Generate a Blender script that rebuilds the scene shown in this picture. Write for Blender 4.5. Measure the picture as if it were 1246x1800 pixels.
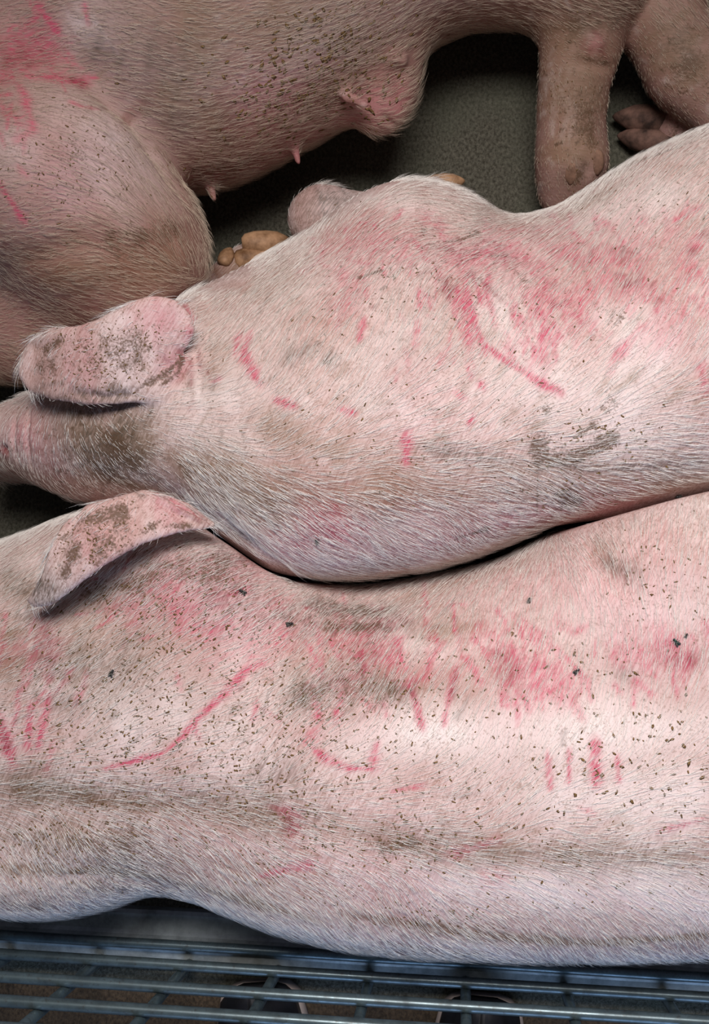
import bpy, math, random
import numpy as np
from mathutils import Vector, Matrix
from mathutils.bvhtree import BVHTree

for o in list(bpy.data.objects):
    bpy.data.objects.remove(o)
SC = bpy.context.scene
COL = SC.collection
RNG = np.random.default_rng(7)
random.seed(7)

# ------------------------------------------------------------------ camera
IW, IH, F = 1246.0, 1800.0, 2000.0          # photograph frame, focal length in its pixels
CAMH = 1.33                                  # camera height above the floor
NX, NY = 806.0, 1150.0                       # where the plumb line meets the picture
zc_ = Vector((-(NX-IW/2)/F, (NY-IH/2)/F, 1.0)).normalized()
xc_ = (Vector((1,0,0)) - zc_*zc_.x).normalized()
yc_ = zc_.cross(xc_)
R = Matrix((xc_, yc_, zc_))                  # camera -> world
CAMLOC = Vector((0,0,CAMH))
cam = bpy.data.cameras.new('camera')
cam.sensor_fit = 'VERTICAL'; cam.sensor_height = 36.0; cam.lens = F/IH*36.0
cam.clip_start = 0.01
camo = bpy.data.objects.new('camera', cam); COL.objects.link(camo)
camo.matrix_world = Matrix.Translation(CAMLOC) @ R.to_4x4()
SC.camera = camo

# ------------------------------------------------------------------ light
SC.view_settings.view_transform = 'Standard'
SC.view_settings.look = 'None'
SC.view_settings.gamma = 1.0
SC.view_settings.use_curve_mapping = False
SC.view_settings.exposure = 0.0
W = bpy.data.worlds.new('world'); SC.world = W; W.use_nodes = True
W.node_tree.nodes['Background'].inputs[0].default_value = (0.78, 0.86, 1.0, 1)
W.node_tree.nodes['Background'].inputs[1].default_value = 0.05

def area_light(name, loc, target, sx, sy, power, color):
    l = bpy.data.lights.new(name, 'AREA'); l.shape = 'RECTANGLE'; l.size = sx; l.size_y = sy
    l.energy = power; l.color = color
    o = bpy.data.objects.new(name, l); COL.objects.link(o); o.location = loc
    d = Vector(target)-Vector(loc); o.rotation_euler = d.to_track_quat('-Z','Y').to_euler()
    return o
area_light('ceiling_lamp', (0.08, 0.66, 2.05), (0.10, -0.20, 0.2), 0.9, 0.5, 12.4, (1.0, 0.955, 0.95)).data.spread = math.radians(92)
area_light('side_daylight', (0.3, -1.75, 0.85), (0.1, -0.25, 0.1), 1.8, 0.6, 17, (0.40, 0.60, 1.0))

# ------------------------------------------------------------------ helpers
def ray(px, py):
    return R @ Vector(((px-IW/2)/F, -(py-IH/2)/F, -1.0))
def U(px, py, z):
    d = ray(px, py); t = (z-CAMH)/d.z
    return CAMLOC + d*t
Rn = np.array(R)
def project(P):
    q = (P - np.array(CAMLOC)) @ Rn
    return np.stack([IW/2 + F*q[:,0]/-q[:,2], IH/2 - F*q[:,1]/-q[:,2]], 1)
def tag(o, label, cat, group=None, kind=None):
    if label: o['label'] = label
    if cat: o['category'] = cat
    if group: o['group'] = group
    if kind: o['kind'] = kind
    return o
def empty(name, loc):
    o = bpy.data.objects.new(name, None); o.location = loc; o.empty_display_size = 0.05
    COL.objects.link(o); return o
def mesh_obj(name, verts, faces, mat, parent=None, smooth=True, origin=None):
    verts = np.asarray(verts, dtype=np.float64)
    if origin is not None: verts = verts - np.array(origin)
    elif parent is not None: verts = verts - np.array(parent.location)
    me = bpy.data.meshes.new(name)
    if isinstance(faces, np.ndarray):
        n = faces.shape[1]
        me.vertices.add(len(verts)); me.vertices.foreach_set('co', verts.astype(np.float32).ravel())
        me.loops.add(faces.size); me.loops.foreach_set('vertex_index', faces.astype(np.int32).ravel())
        me.polygons.add(len(faces))
        me.polygons.foreach_set('loop_start', np.arange(0, faces.size, n, dtype=np.int32))
        me.update(calc_edges=True)
    else:
        me.from_pydata([tuple(v) for v in verts], [], faces)
    if smooth: me.polygons.foreach_set('use_smooth', np.ones(len(me.polygons), dtype=bool))
    me.materials.append(mat); me.update()
    o = bpy.data.objects.new(name, me); COL.objects.link(o)
    if parent is not None: o.parent = parent
    if origin is not None: o.location = origin
    return o
def tube(path, rad, n=10, caps=True):
    path = [Vector(p) for p in path]; k = len(path)
    rad = [rad]*k if not hasattr(rad, '__len__') else rad
    V, Fc = [], []
    for i, p in enumerate(path):
        t = (path[min(i+1,k-1)] - path[max(i-1,0)]).normalized()
        a = t.cross(Vector((0,0,1)) if abs(t.z) < .9 else Vector((1,0,0))).normalized(); b = t.cross(a)
        for j in range(n):
            w = 2*math.pi*j/n
            V.append(p + (a*math.cos(w) + b*math.sin(w))*rad[i])
    for i in range(k-1):
        for j in range(n):
            j2 = (j+1) % n
            Fc.append((i*n+j, i*n+j2, (i+1)*n+j2, (i+1)*n+j))
    if caps:
        Fc.append(tuple(range(n))[::-1]); Fc.append(tuple(range((k-1)*n, k*n)))
    return V, Fc

# ------------------------------------------------------------------ materials
class NT:
    def __init__(s, name):
        s.m = bpy.data.materials.new(name); s.m.use_nodes = True
        s.t = s.m.node_tree; s.b = s.t.nodes['Principled BSDF']
        s.tc = s.t.nodes.new('ShaderNodeTexCoord')
    def n(s, ty): return s.t.nodes.new(ty)
    def l(s, a, b): s.t.links.new(a, b)
    def noise(s, scale, detail=4, rough=.55, stretch=None, rot=None, dist=0.0):
        n = s.n('ShaderNodeTexNoise'); n.inputs['Scale'].default_value = scale
        n.inputs['Detail'].default_value = detail; n.inputs['Roughness'].default_value = rough
        n.inputs['Distortion'].default_value = dist
        mp = s.n('ShaderNodeMapping')
        if stretch: mp.inputs['Scale'].default_value = stretch
        if rot:
            mp2 = s.n('ShaderNodeMapping'); mp2.inputs['Rotation'].default_value = rot
            s.l(s.tc.outputs['Object'], mp2.inputs[0]); s.l(mp2.outputs[0], mp.inputs[0])
        else: s.l(s.tc.outputs['Object'], mp.inputs[0])
        s.l(mp.outputs[0], n.inputs['Vector'])
        return n.outputs['Fac']
    def math(s, op, a, b=None, clamp=False):
        n = s.n('ShaderNodeMath'); n.operation = op; n.use_clamp = clamp
        for i, v in enumerate((a, b)):
            if v is None: continue
            if isinstance(v, (int, float)): n.inputs[i].default_value = v
            else: s.l(v, n.inputs[i])
        return n.outputs[0]
    def rng(s, v, a, b, c=0.0, d=1.0):
        n = s.n('ShaderNodeMapRange'); s.l(v, n.inputs[0])
        for i, x in zip((1,2,3,4), (a,b,c,d)): n.inputs[i].default_value = x
        return n.outputs[0]
    def mix(s, f, a, b):
        n = s.n('ShaderNodeMix'); n.data_type = 'RGBA'
        if isinstance(f, (int,float)): n.inputs[0].default_value = f
        else: s.l(f, n.inputs[0])
        for i, v in ((6,a),(7,b)):
            if isinstance(v, tuple): n.inputs[i].default_value = (*v, 1)
            else: s.l(v, n.inputs[i])
        return n.outputs[2]
    def bump(s, h, strength, dist):
        n = s.n('ShaderNodeBump'); n.inputs['Strength'].default_value = strength
        n.inputs['Distance'].default_value = dist; s.l(h, n.inputs['Height'])
        s.l(n.outputs[0], s.b.inputs['Normal'])
    def set(s, col=None, rough=None, metal=None, spec=None):
        if col is not None:
            if isinstance(col, tuple): s.b.inputs['Base Color'].default_value = (*col, 1)
            else: s.l(col, s.b.inputs['Base Color'])
        if rough is not None:
            if isinstance(rough, (int,float)): s.b.inputs['Roughness'].default_value = rough
            else: s.l(rough, s.b.inputs['Roughness'])
        if metal is not None: s.b.inputs['Metallic'].default_value = metal
        if spec is not None: s.b.inputs['Specular IOR Level'].default_value = spec
        return s.m
def srgb(r, g, b):
    f = lambda c: (c/255/12.92) if c/255 <= .04045 else ((c/255+.055)/1.055)**2.4
    return (f(r), f(g), f(b))

def skin_mat(name, base, pale, ang, dirty=0.0):
    """pig skin: mottled base, then the marks stored on the body (scratches, dirt, bruises, some painted shade)"""
    t = NT(name)
    mott = t.noise(14, 5, .6)
    fine = t.noise(480, 3, .6)
    mid = t.noise(85, 6, .7, dist=.4)
    streak = t.noise(620, 4, .6, stretch=(0.12, 1, .45), rot=(0, 0, -math.radians(ang)))
    streak_c = t.rng(streak, .32, .68)
    a1 = t.n('ShaderNodeAttribute'); a1.attribute_name = 'marks_a'
    a2 = t.n('ShaderNodeAttribute'); a2.attribute_name = 'marks_b'
    s1 = t.n('ShaderNodeSeparateColor'); t.l(a1.outputs['Color'], s1.inputs[0])
    s2 = t.n('ShaderNodeSeparateColor'); t.l(a2.outputs['Color'], s2.inputs[0])
    red, mar, brn, gry = s1.outputs[0], s1.outputs[1], s1.outputs[2], a1.outputs['Alpha']
    tan, pnk, yel, spk = s2.outputs[0], s2.outputs[1], s2.outputs[2], a2.outputs['Alpha']
    def mask(a, nz, k, bias=1.0, gain=1.35):
        v = t.math('ADD', t.math('MULTIPLY', a, gain), t.math('SUBTRACT', nz, bias))
        return t.math('MULTIPLY', v, k, clamp=True)
    def soft(a, nz, lo_=.22, hi_=1.2):
        return t.math('MULTIPLY', a, t.rng(nz, .1, .9, lo_, hi_), clamp=True)
    nmix = t.math('ADD', t.math('MULTIPLY', streak_c, .6), t.math('MULTIPLY', t.rng(mid, .3, .7), .4))
    ndirt = t.math('ADD', t.math('MULTIPLY', t.rng(fine, .32, .68), .62), t.math('MULTIPLY', t.rng(mid, .3, .7), .38))
    c = t.mix(t.rng(mott, .35, .7), base, pale)
    c = t.mix(t.math('MULTIPLY', t.rng(streak, .42, .64), .55), c, srgb(158, 118, 106))
    c = t.mix(t.math('MULTIPLY', t.rng(mid, .46, .72), .28), c, srgb(186, 150, 132))
    c = t.mix(t.math('MULTIPLY', soft(yel, nmix, .5, 1.1), .8), c, srgb(246, 232, 228))
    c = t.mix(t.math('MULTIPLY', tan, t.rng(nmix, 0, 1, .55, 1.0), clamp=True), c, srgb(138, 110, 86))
    c = t.mix(t.math('MULTIPLY', pnk, t.rng(nmix, 0, 1, .5, 1.0), clamp=True), c, srgb(206, 128, 136))
    c = t.mix(t.math('MULTIPLY', soft(red, nmix), .82), c, srgb(196, 56, 94))
    c = t.mix(t.math('MULTIPLY', soft(mar, nmix), .85), c, srgb(122, 36, 46))
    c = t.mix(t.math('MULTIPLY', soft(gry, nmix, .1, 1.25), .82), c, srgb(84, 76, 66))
    c = t.mix(t.math('MULTIPLY', mask(brn, ndirt, 1.9, 1.0, 1.08), .86), c, srgb(86, 64, 44))
    c = t.mix(t.math('MULTIPLY', t.rng(ndirt, .56, .82), .5), c, srgb(128, 98, 80))
    # loose specks of muck
    vo = t.n('ShaderNodeTexVoronoi'); vo.inputs['Scale'].default_value = 260; vo.inputs['Randomness'].default_value = 1.0
    t.l(t.tc.outputs['Object'], vo.inputs['Vector'])
    vs = t.n('ShaderNodeSeparateColor'); t.l(vo.outputs['Color'], vs.inputs[0])
    lim = t.math('MULTIPLY', t.rng(vs.outputs[0], .55, 1.0), .30)
    dot = t.math('MULTIPLY', t.math('SUBTRACT', t.math('MULTIPLY', lim, spk), vo.outputs['Distance']), 14, clamp=True)
    c = t.mix(t.math('MULTIPLY', dot, .8), c, srgb(84, 64, 46))
    t.set(c, .62, 0, .28)
    t.b.inputs['Subsurface Weight'].default_value = 0.0
    h = t.math('ADD', t.math('MULTIPLY', streak, .7), t.math('MULTIPLY', mid, .6))
    t.bump(h, .35, .0016)
    return t.m

def simple(name, col, rough=.6, metal=0, spec=.4, nscale=None, col2=None, bump=None):
    t = NT(name)
    if nscale:
        nz = t.noise(nscale, 5, .6)
        c = t.mix(t.rng(nz, .35, .68), col, col2)
        t.set(c, rough, metal, spec)
        if bump: t.bump(nz, .5, bump)
    else: t.set(col, rough, metal, spec)
    return t.m

SKIN1 = skin_mat('pig_skin_dirty', srgb(152,112,104), srgb(180,146,138), -10)
SKIN2 = skin_mat('pig_skin_scratched', srgb(208,174,166), srgb(232,212,206), 58)
SKIN3 = skin_mat('pig_skin_speckled', srgb(204,172,166), srgb(230,210,205), 62)
def hair_mat(name, col):
    t = NT(name); t.set(col, .45, 0, .5); return t.m
HAIR1 = hair_mat('bristle_cream', srgb(212,192,170))
HAIR2 = hair_mat('bristle_white', srgb(252,246,238))
HOOFM = simple('hoof_horn', srgb(204,160,122), .6, 0, .3, 48, srgb(112,78,50), .002)
DEWM = simple('dewclaw_horn', srgb(150,116,96), .75, 0, .2, 90, srgb(104,78,64), .002)
HOOFD = simple('hoof_horn_dark', srgb(122,92,80), .7, 0, .2, 70, srgb(56,42,36), .002)
MUCK = simple('dried_muck', srgb(100,76,48), .9, 0, .15, 200, srgb(140,110,70))
FLYM = simple('fly_body', srgb(26,26,24), .4, 0, .5)
FLYG = simple('fly_body_green', srgb(34,62,54), .3, .4, .5)
FLYW = simple('fly_wing', srgb(70,66,60), .35, 0, .5)

def steel():
    t = NT('galvanised_steel')
    n1 = t.noise(45, 6, .65); n2 = t.noise(220, 3, .6)
    c = t.mix(t.rng(n1, .35, .7), srgb(92,108,112), srgb(58,68,70))
    c = t.mix(t.math('MULTIPLY', t.rng(n2, .58, .72), .55), c, srgb(58,50,40))
    return (t.set(c, t.rng(n1, .3, .7, .25, .42), .45, .6), t)[0]
STEEL = steel()
def rail():
    t = NT('weathered_rail')
    n1 = t.noise(28, 6, .7); n2 = t.noise(9, 4, .6)
    c = t.mix(t.rng(n1, .35, .7), srgb(168,176,176), srgb(96,104,104))
    c = t.mix(t.math('MULTIPLY', t.rng(n2, .48, .7), .5), c, srgb(96,88,70))
    t.set(c, t.rng(n1, .3, .7, .3, .55), .2, .6); t.bump(n1, .3, .001)
    return t.m
RAILM = rail()
def floor_mat(name, c1, c2, c3):
    t = NT(name)
    n1 = t.noise(300, 6, .75, stretch=(1,.7,1)); n2 = t.noise(9, 4, .6); n3 = t.noise(420, 2, .6)
    c = t.mix(t.rng(n1, .38, .62), c1, c2)
    c = t.mix(t.math('MULTIPLY', t.rng(n2, .4, .7), .45), c, c3)
    t.set(c, .8, 0, .25)
    t.bump(t.math('ADD', n1, t.math('MULTIPLY', n3, .5)), .8, .004)
    return t.m
FLOORM = floor_mat('pen_floor_concrete', srgb(116,112,98), srgb(62,58,48), srgb(90,94,78))
WALKM = floor_mat('walkway_ground', srgb(92,76,58), srgb(50,40,30), srgb(74,62,48))

# ------------------------------------------------------------------ the setting
def box(x0, x1, y0, y1, z0, z1):
    v = [(x,y,z) for z in (z0,z1) for (x,y) in ((x0,y0),(x1,y0),(x1,y1),(x0,y1))]
    f = [(3,2,1,0),(4,5,6,7),(0,1,5,4),(1,2,6,5),(2,3,7,6),(3,0,4,7)]
    return v, f
# fence line on the ground: where the rail's lip lies
LIPZ = 0.035
A = U(0, 1645, LIPZ); B = U(630, 1683, LIPZ)
fu = (B-A).normalized(); fn = Vector((fu.y, -fu.x, 0)); 
if fn.y > 0: fn = -fn                       # fn points out of the pen
def fence_pt(s, off, z):                     # s along, off outward
    p = A + fu*s + fn*off; return Vector((p.x, p.y, z))
mid = fence_pt(.55, 0.03, 0)
ang = math.atan2(fu.y, fu.x)
v, f = box(-1.3, 1.3, -0.02, 2.2, -0.04, 0.0)
fo = mesh_obj('floor', v, f, FLOORM, smooth=False)
fo.location = (mid.x, mid.y, 0); fo.rotation_euler = (0,0,ang); tag(fo, 'dark rough concrete floor under the pigs', None, kind='structure')
v, f = box(-1.3, 1.3, -0.9, -0.02, -0.05, -0.004)
fo = mesh_obj('floor_walkway', v, f, WALKM, smooth=False)
fo.location = (mid.x, mid.y, 0); fo.rotation_euler = (0,0,ang); tag(fo, 'brown earthy walkway outside the wire panel', None, kind='structure')

# ------------------------------------------------------------------ wire panel with its bottom rail
def build_panel():
    root = empty('wire_mesh_panel', fence_pt(.55, 0.02, 0))
    tag(root, 'galvanised wire mesh pen panel with welded round bars and bottom rail', 'fence')
    # rail: rolled profile swept along the fence (offset outward, height)
    prof = [(-.034,.0),(-.034,.018),(-.030,.021),(-.012,.021),(-.008,.024),(-.004,.033),(0,.036),(.004,.034),(.006,.028),
            (.007,.020),(.012,.017),(.026,.016),(.030,.013),(.030,.0)]
    S = np.linspace(-.55, 1.75, 60); V=[]; Fc=[]; n=len(prof)
    for s in S:
        for (o_, z_) in prof:
            w = .0012*math.sin(s*19)+.0008*math.sin(s*47+1)
            V.append(fence_pt(s, o_, max(0, z_ + (w if z_ > .01 else 0))))
    for i in range(len(S)-1):
        for j in range(n-1):
            Fc.append((i*n+j, i*n+j+1, (i+1)*n+j+1, (i+1)*n+j))
    Fc.append(tuple(range(n))); Fc.append(tuple(range((len(S)-1)*n, len(S)*n))[::-1])
    mesh_obj('bottom_rail', V, [fc[::-1] for fc in Fc], RAILM, root, smooth=False)
    Vt, Ft = tube([fence_pt(s, -.001, .035+.0011*math.sin(s*19)) for s in np.linspace(-.55,1.75,60)], .0058, 12)
    mesh_obj('rail_lip', Vt, Ft, STEEL, root)
    off = 0.012
    P0 = fence_pt(0, off, 0)
    def hit(px, py, o_=off):
        p0 = fence_pt(0, o_, 0); d = ray(px, py); t = (p0-CAMLOC).dot(fn)/d.dot(fn); return CAMLOC + d*t
    # horizontal bars (heights read where the sight line crosses the panel's plane)
    zs = [hit(0,1677).z, hit(0,1717).z, hit(0,1759).z]
    step = zs[2]-zs[1]
    zs += [zs[2]+step*(i+1) for i in range(3)]
    for z in zs:
        Vt, Ft = tube([fence_pt(s, off, z+.0008*math.sin(s*9+z*70)) for s in np.linspace(-.5,1.7,24)], .0060, 12)
        mesh_obj('horizontal_bar', Vt, Ft, STEEL, root)
    off2 = off + .0112
    ztop = zs[-1]+.03
    hs = []
    for px in (121,297,472,646,818,991,1158):
        p = hit(px, 1735, off2); hs.append((p-A).dot(fu))
    st = (hs[-1]-hs[0])/6
    for s in [hs[0]-st]+hs+[hs[-1]+st]:
        Vt, Ft = tube([fence_pt(s, off2, z) for z in (.014, .05, .1, ztop)], .0056, 12)
        mesh_obj('vertical_bar', Vt, Ft, STEEL, root)
    return root
PANEL = build_panel()

# ------------------------------------------------------------------ shoes on the walkway
SHOEB = simple('shoe_leather_black', srgb(26,25,30), .55, 0, .4, 90, srgb(16,16,18), .0006)
SOLE1 = simple('shoe_sole_pale', srgb(150,136,128), .7, 0, .3)
LACE = simple('shoe_lace', srgb(60,64,68), .7, 0, .3)
def shoe(toe, heel, label):
    """shoe lying along toe->heel; widths narrow to the rounded toe"""
    toe = Vector(toe); heel = Vector(heel); d = (heel-toe); L = d.length; d.normalize(); n = Vector((-d.y, d.x, 0))
    root = empty('shoe', (toe+heel)/2); tag(root, label, 'shoe', 'pair of black shoes outside the panel')
    st = [(0,.35),(.015,.62),(.05,.84),(.15,.96),(.3,1.0),(.45,.92),(.6,.78),(.75,.72),(.9,.70),(.97,.5),(1,.05)]
    hw = .049
    def outline(scale, z):
        l = [toe + d*(L*s) + n*(hw*w*scale) + Vector((0,0,z)) for s, w in st]
        r = [toe + d*(L*s) - n*(hw*w*scale) + Vector((0,0,z)) for s, w in st]
        return l + r[::-1]
    def stack(levels, name, mat, cap=True):
        V=[]; Fc=[]; m = 2*len(st)
        for (sc, z, lift) in levels:
            V += outline(sc, z) if lift is None else [p + Vector((0,0,lift*hh(i%m))) for i, p in enumerate(outline(sc, z))]
        for k in range(len(levels)-1):
            for j in range(m): Fc.append((k*m+j, k*m+(j+1)%m, (k+1)*m+(j+1)%m, (k+1)*m+j))
        Fc.append(tuple(range(m))[::-1]); Fc.append(tuple(range((len(levels)-1)*m, len(levels)*m)))
        return mesh_obj(name, V, Fc, mat, root)
    def hh(i):
        i = i if i < len(st) else 2*len(st)-1-i
        return min(1.0, .35 + 1.3*st[i][0])
    stack([(1.06,-.004,None),(1.08,.004,None),(1.08,.016,None),(1.0,.019,None)], 'sole', SOLE1)
    stack([(1.0,.018,None),(1.0,.03,.01),(.92,.04,.02),(.7,.05,.03),(.4,.055,.036),(.1,.057,.038)], 'upper', SHOEB)
    for k in range(3):
        c = toe + d*(L*(.36+.09*k)); z = .062 + .036*hh(3)+.006*k
        Vt, Ft = tube([c+n*.02+Vector((0,0,z-.006)), c+Vector((0,0,z+.004)), c-n*.02+Vector((0,0,z-.006))], .003, 8)
        mesh_obj('lace', Vt, Ft, LACE, root)
    return root
G0 = -.004
def gp(px, py): return U(px, py, .012)
def clear_toe(p, d):                          # slide the toe along its shoe until it just clears the rail
    off = (p-A).dot(fn); return p + d*((.037-off)/d.dot(fn))
c1a = (gp(393,1712)+gp(518,1718))/2; c1b = (gp(375,1800)+gp(550,1800))/2
d1 = (c1b-c1a).normalized(); t1 = clear_toe(c1a, d1); t1.z = 0; h1 = t1 + d1*.29; h1.z = 0
shoe(t1, h1, 'black shoe seen through the mesh on the left, with a lace')
c2a = (gp(795,1735)+gp(900,1742))/2; c2b = (gp(763,1800)+gp(925,1800))/2
d2 = (c2b-c2a).normalized(); t2 = clear_toe(c2a, d2); t2.z = 0; h2 = t2 + d2*.29; h2.z = 0
shoe(t2, h2, 'black shoe seen through the mesh nearer the right-hand side')

# ------------------------------------------------------------------ implicit surfaces for the animals
def smin(a, b, k):
    h = np.clip(.5 + .5*(b-a)/k, 0, 1)
    return b*(1-h) + a*h - k*h*(1-h)
def smax(a, b, k): return -smin(-a, -b, k)
def capsule(X, Y, Z, a, b, ra, rb):
    a = np.array(a, dtype=np.float32); b = np.array(b, dtype=np.float32); ab = b-a; L = float(ab@ab) + 1e-12
    t = np.clip(((X-a[0])*ab[0] + (Y-a[1])*ab[1] + (Z-a[2])*ab[2])/L, 0, 1)
    return np.sqrt((X-a[0]-t*ab[0])**2 + (Y-a[1]-t*ab[1])**2 + (Z-a[2]-t*ab[2])**2) - (ra + t*(rb-ra))
def chain(X, Y, Z, pts, k=.03):
    d = None
    for (p, ra), (q, rb) in zip(pts[:-1], pts[1:]):
        e = capsule(X, Y, Z, p, q, ra, rb)
        d = e if d is None else smin(d, e, k)
    return d
def ellipsoid(X, Y, Z, c, r, yaw=0):
    ca, sa = math.cos(yaw), math.sin(yaw)
    dx, dy, dz = X-c[0], Y-c[1], Z-c[2]
    u = (dx*ca+dy*sa)/r[0]; v = (-dx*sa+dy*ca)/r[1]; w = dz/r[2]
    q = np.sqrt(u*u+v*v+w*w)
    return (q-1)*min(r)
def pchip(xs, ys, x):
    xs = np.array(xs, float); ys = np.array(ys, float)
    h = np.diff(xs); dl = np.diff(ys)/h
    m = np.zeros(len(xs)); m[0] = dl[0]; m[-1] = dl[-1]
    for i in range(1, len(xs)-1):
        if dl[i-1]*dl[i] > 0: m[i] = 2*dl[i-1]*dl[i]/(dl[i-1]+dl[i]) if True else 0
    i = np.clip(np.searchsorted(xs, x)-1, 0, len(xs)-2)
    t = (x-xs[i])/h[i]
    t = np.clip(t, 0, 1)
    return ((2*t**3-3*t**2+1)*ys[i] + (t**3-2*t**2+t)*h[i]*m[i] + (-2*t**3+3*t**2)*ys[i+1] + (t**3-t**2)*h[i]*m[i+1])
def trunk(X, Y, Z, st, p=2.15):
    """generalised cylinder along x; st rows: px, ytop_px, ybot_px, silhouette z, z_top, skew"""
    xs, yt, yb, zt, sk = [], [], [], [], []
    for (px, a, b, zs, z_top, s) in st:
        pt = U(px, a, zs); pb = U(px, b, zs)
        xs.append((pt.x+pb.x)/2); yt.append(pt.y); yb.append(pb.y); zt.append(z_top); sk.append(s)
    x1 = X[:,0,0]
    T = pchip(xs, yt, x1); Bm = pchip(xs, yb, x1); H = pchip(xs, zt, x1); S = pchip(xs, sk, x1)
    cy = (T+Bm)/2; w = np.maximum((T-Bm)/2, .01); b = H/2
    a = np.sqrt(np.maximum(w*w - (S*b)**2, (.5*w)**2))
    sh = lambda q: q.astype(np.float32)[:,None,None]
    yy = (Y - sh(cy) - sh(S)*(Z-sh(b)))/sh(a); zz = (Z-sh(b))/sh(b)
    q = (np.abs(yy)**p + np.abs(zz)**p)**(1/p)
    d = (q-1)*sh(np.minimum(a, b))
    d = np.maximum(d, (xs[0]-X)); d = np.maximum(d, X-xs[-1])
    return d
def poly_sdf(X, Y, poly):
    poly = np.array(poly, dtype=np.float32); n = len(poly)
    d = np.full(X.shape, 1e9, np.float32); s = np.ones(X.shape, np.float32)
    for i in range(n):
        a = poly[i]; b = poly[i-1]; e = b-a
        wx, wy = X-a[0], Y-a[1]
        t = np.clip((wx*e[0]+wy*e[1])/(e@e), 0, 1)
        d = np.minimum(d, (wx-e[0]*t)**2 + (wy-e[1]*t)**2)
        c1 = Y >= a[1]; c2 = Y < b[1]; c3 = e[0]*wy > e[1]*wx
        flip = (c1 & c2 & c3) | (~c1 & ~c2 & ~c3)
        s = np.where(flip, -s, s)
    return np.sqrt(d)*s
def grid(lo, hi, h):
    ax = [np.arange(lo[i], hi[i]+h*.5, h, dtype=np.float32) for i in range(3)]
    return np.meshgrid(*ax, indexing='ij', sparse=False), ax
def upsample(V):
    for ax in range(3):
        V = np.moveaxis(V, ax, 0)
        n = V.shape[0]; o = np.empty((2*n-1,)+V.shape[1:], np.float32)
        o[::2] = V; o[1::2] = (V[1:]+V[:-1])/2
        s = o.copy(); s[1:-1] = .25*o[:-2]+.5*o[1:-1]+.25*o[2:]
        V = np.moveaxis(s, 0, ax)
    return np.ascontiguousarray(V)
def surface_nets(V, lo, h):
    S = V < 0
    nx, ny, nz = V.shape
    c = np.zeros((nx-1, ny-1, nz-1), np.int8)
    for i in (0,1):
        for j in (0,1):
            for k in (0,1): c += S[i:nx-1+i, j:ny-1+j, k:nz-1+k]
    act = (c > 0) & (c < 8)
    I, J, K = np.nonzero(act)
    idx = np.full(act.shape, -1, np.int32); idx[I,J,K] = np.arange(len(I))
    acc = np.zeros((len(I),3)); cnt = np.zeros(len(I))
    for ax in range(3):
        o1, o2 = [a for a in range(3) if a != ax]
        for u in (0,1):
            for w in (0,1):
                off = [0,0,0]; off[o1] = u; off[o2] = w
                off2 = list(off); off2[ax] = 1
                a = V[I+off[0], J+off[1], K+off[2]]; b = V[I+off2[0], J+off2[1], K+off2[2]]
                m = (a < 0) != (b < 0)
                t = np.where(m, a/np.where(m, a-b, 1), 0)
                p = np.zeros((len(I),3)); p[:,o1] = u; p[:,o2] = w; p[:,ax] = t
                acc += p*m[:,None]; cnt += m
    P = (np.stack([I,J,K],1) + acc/cnt[:,None])*h + np.array(lo)
    quads = []
    for ax in range(3):
        o1, o2 = (ax+1)%3, (ax+2)%3
        sl0 = [slice(None)]*3; sl1 = [slice(None)]*3
        sl0[ax] = slice(0,-1); sl1[ax] = slice(1,None)
        a = S[tuple(sl0)]; b = S[tuple(sl1)]
        ch = a != b
        m = np.zeros_like(ch); sl = [slice(None)]*3; sl[o1] = slice(1,-1); sl[o2] = slice(1,-1); m[tuple(sl)] = True
        E = np.stack(np.nonzero(ch & m), 1)
        ins = a[E[:,0],E[:,1],E[:,2]]
        def cell(du, dw):
            q = E.copy(); q[:,o1] += du; q[:,o2] += dw
            return idx[q[:,0],q[:,1],q[:,2]]
        qd = np.stack([cell(-1,-1), cell(0,-1), cell(0,0), cell(-1,0)], 1)
        qd[~ins] = qd[~ins][:, ::-1]
        quads.append(qd)
    Q = np.concatenate(quads)
    return P, Q[(Q >= 0).all(1)]
def laplace(P, Q, it=4, lam=.5):
    E = np.concatenate([Q[:,[0,1]], Q[:,[1,2]], Q[:,[2,3]], Q[:,[3,0]]])
    n = len(P); i = np.concatenate([E[:,0],E[:,1]]); j = np.concatenate([E[:,1],E[:,0]])
    deg = np.bincount(i, minlength=n)
    for _ in range(it):
        N = np.stack([np.bincount(i, weights=P[j,k], minlength=n) for k in range(3)], 1)/deg[:,None]
        P = P + lam*(N-P)
    return P
def normals(P, Q):
    fn_ = np.cross(P[Q[:,2]]-P[Q[:,0]], P[Q[:,3]]-P[Q[:,1]])
    N = np.zeros_like(P)
    for k in range(4):
        for c in range(3): N[:,c] += np.bincount(Q[:,k], weights=fn_[:,c], minlength=len(P))
    return N/(np.linalg.norm(N, axis=1, keepdims=True)+1e-20)

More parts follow.
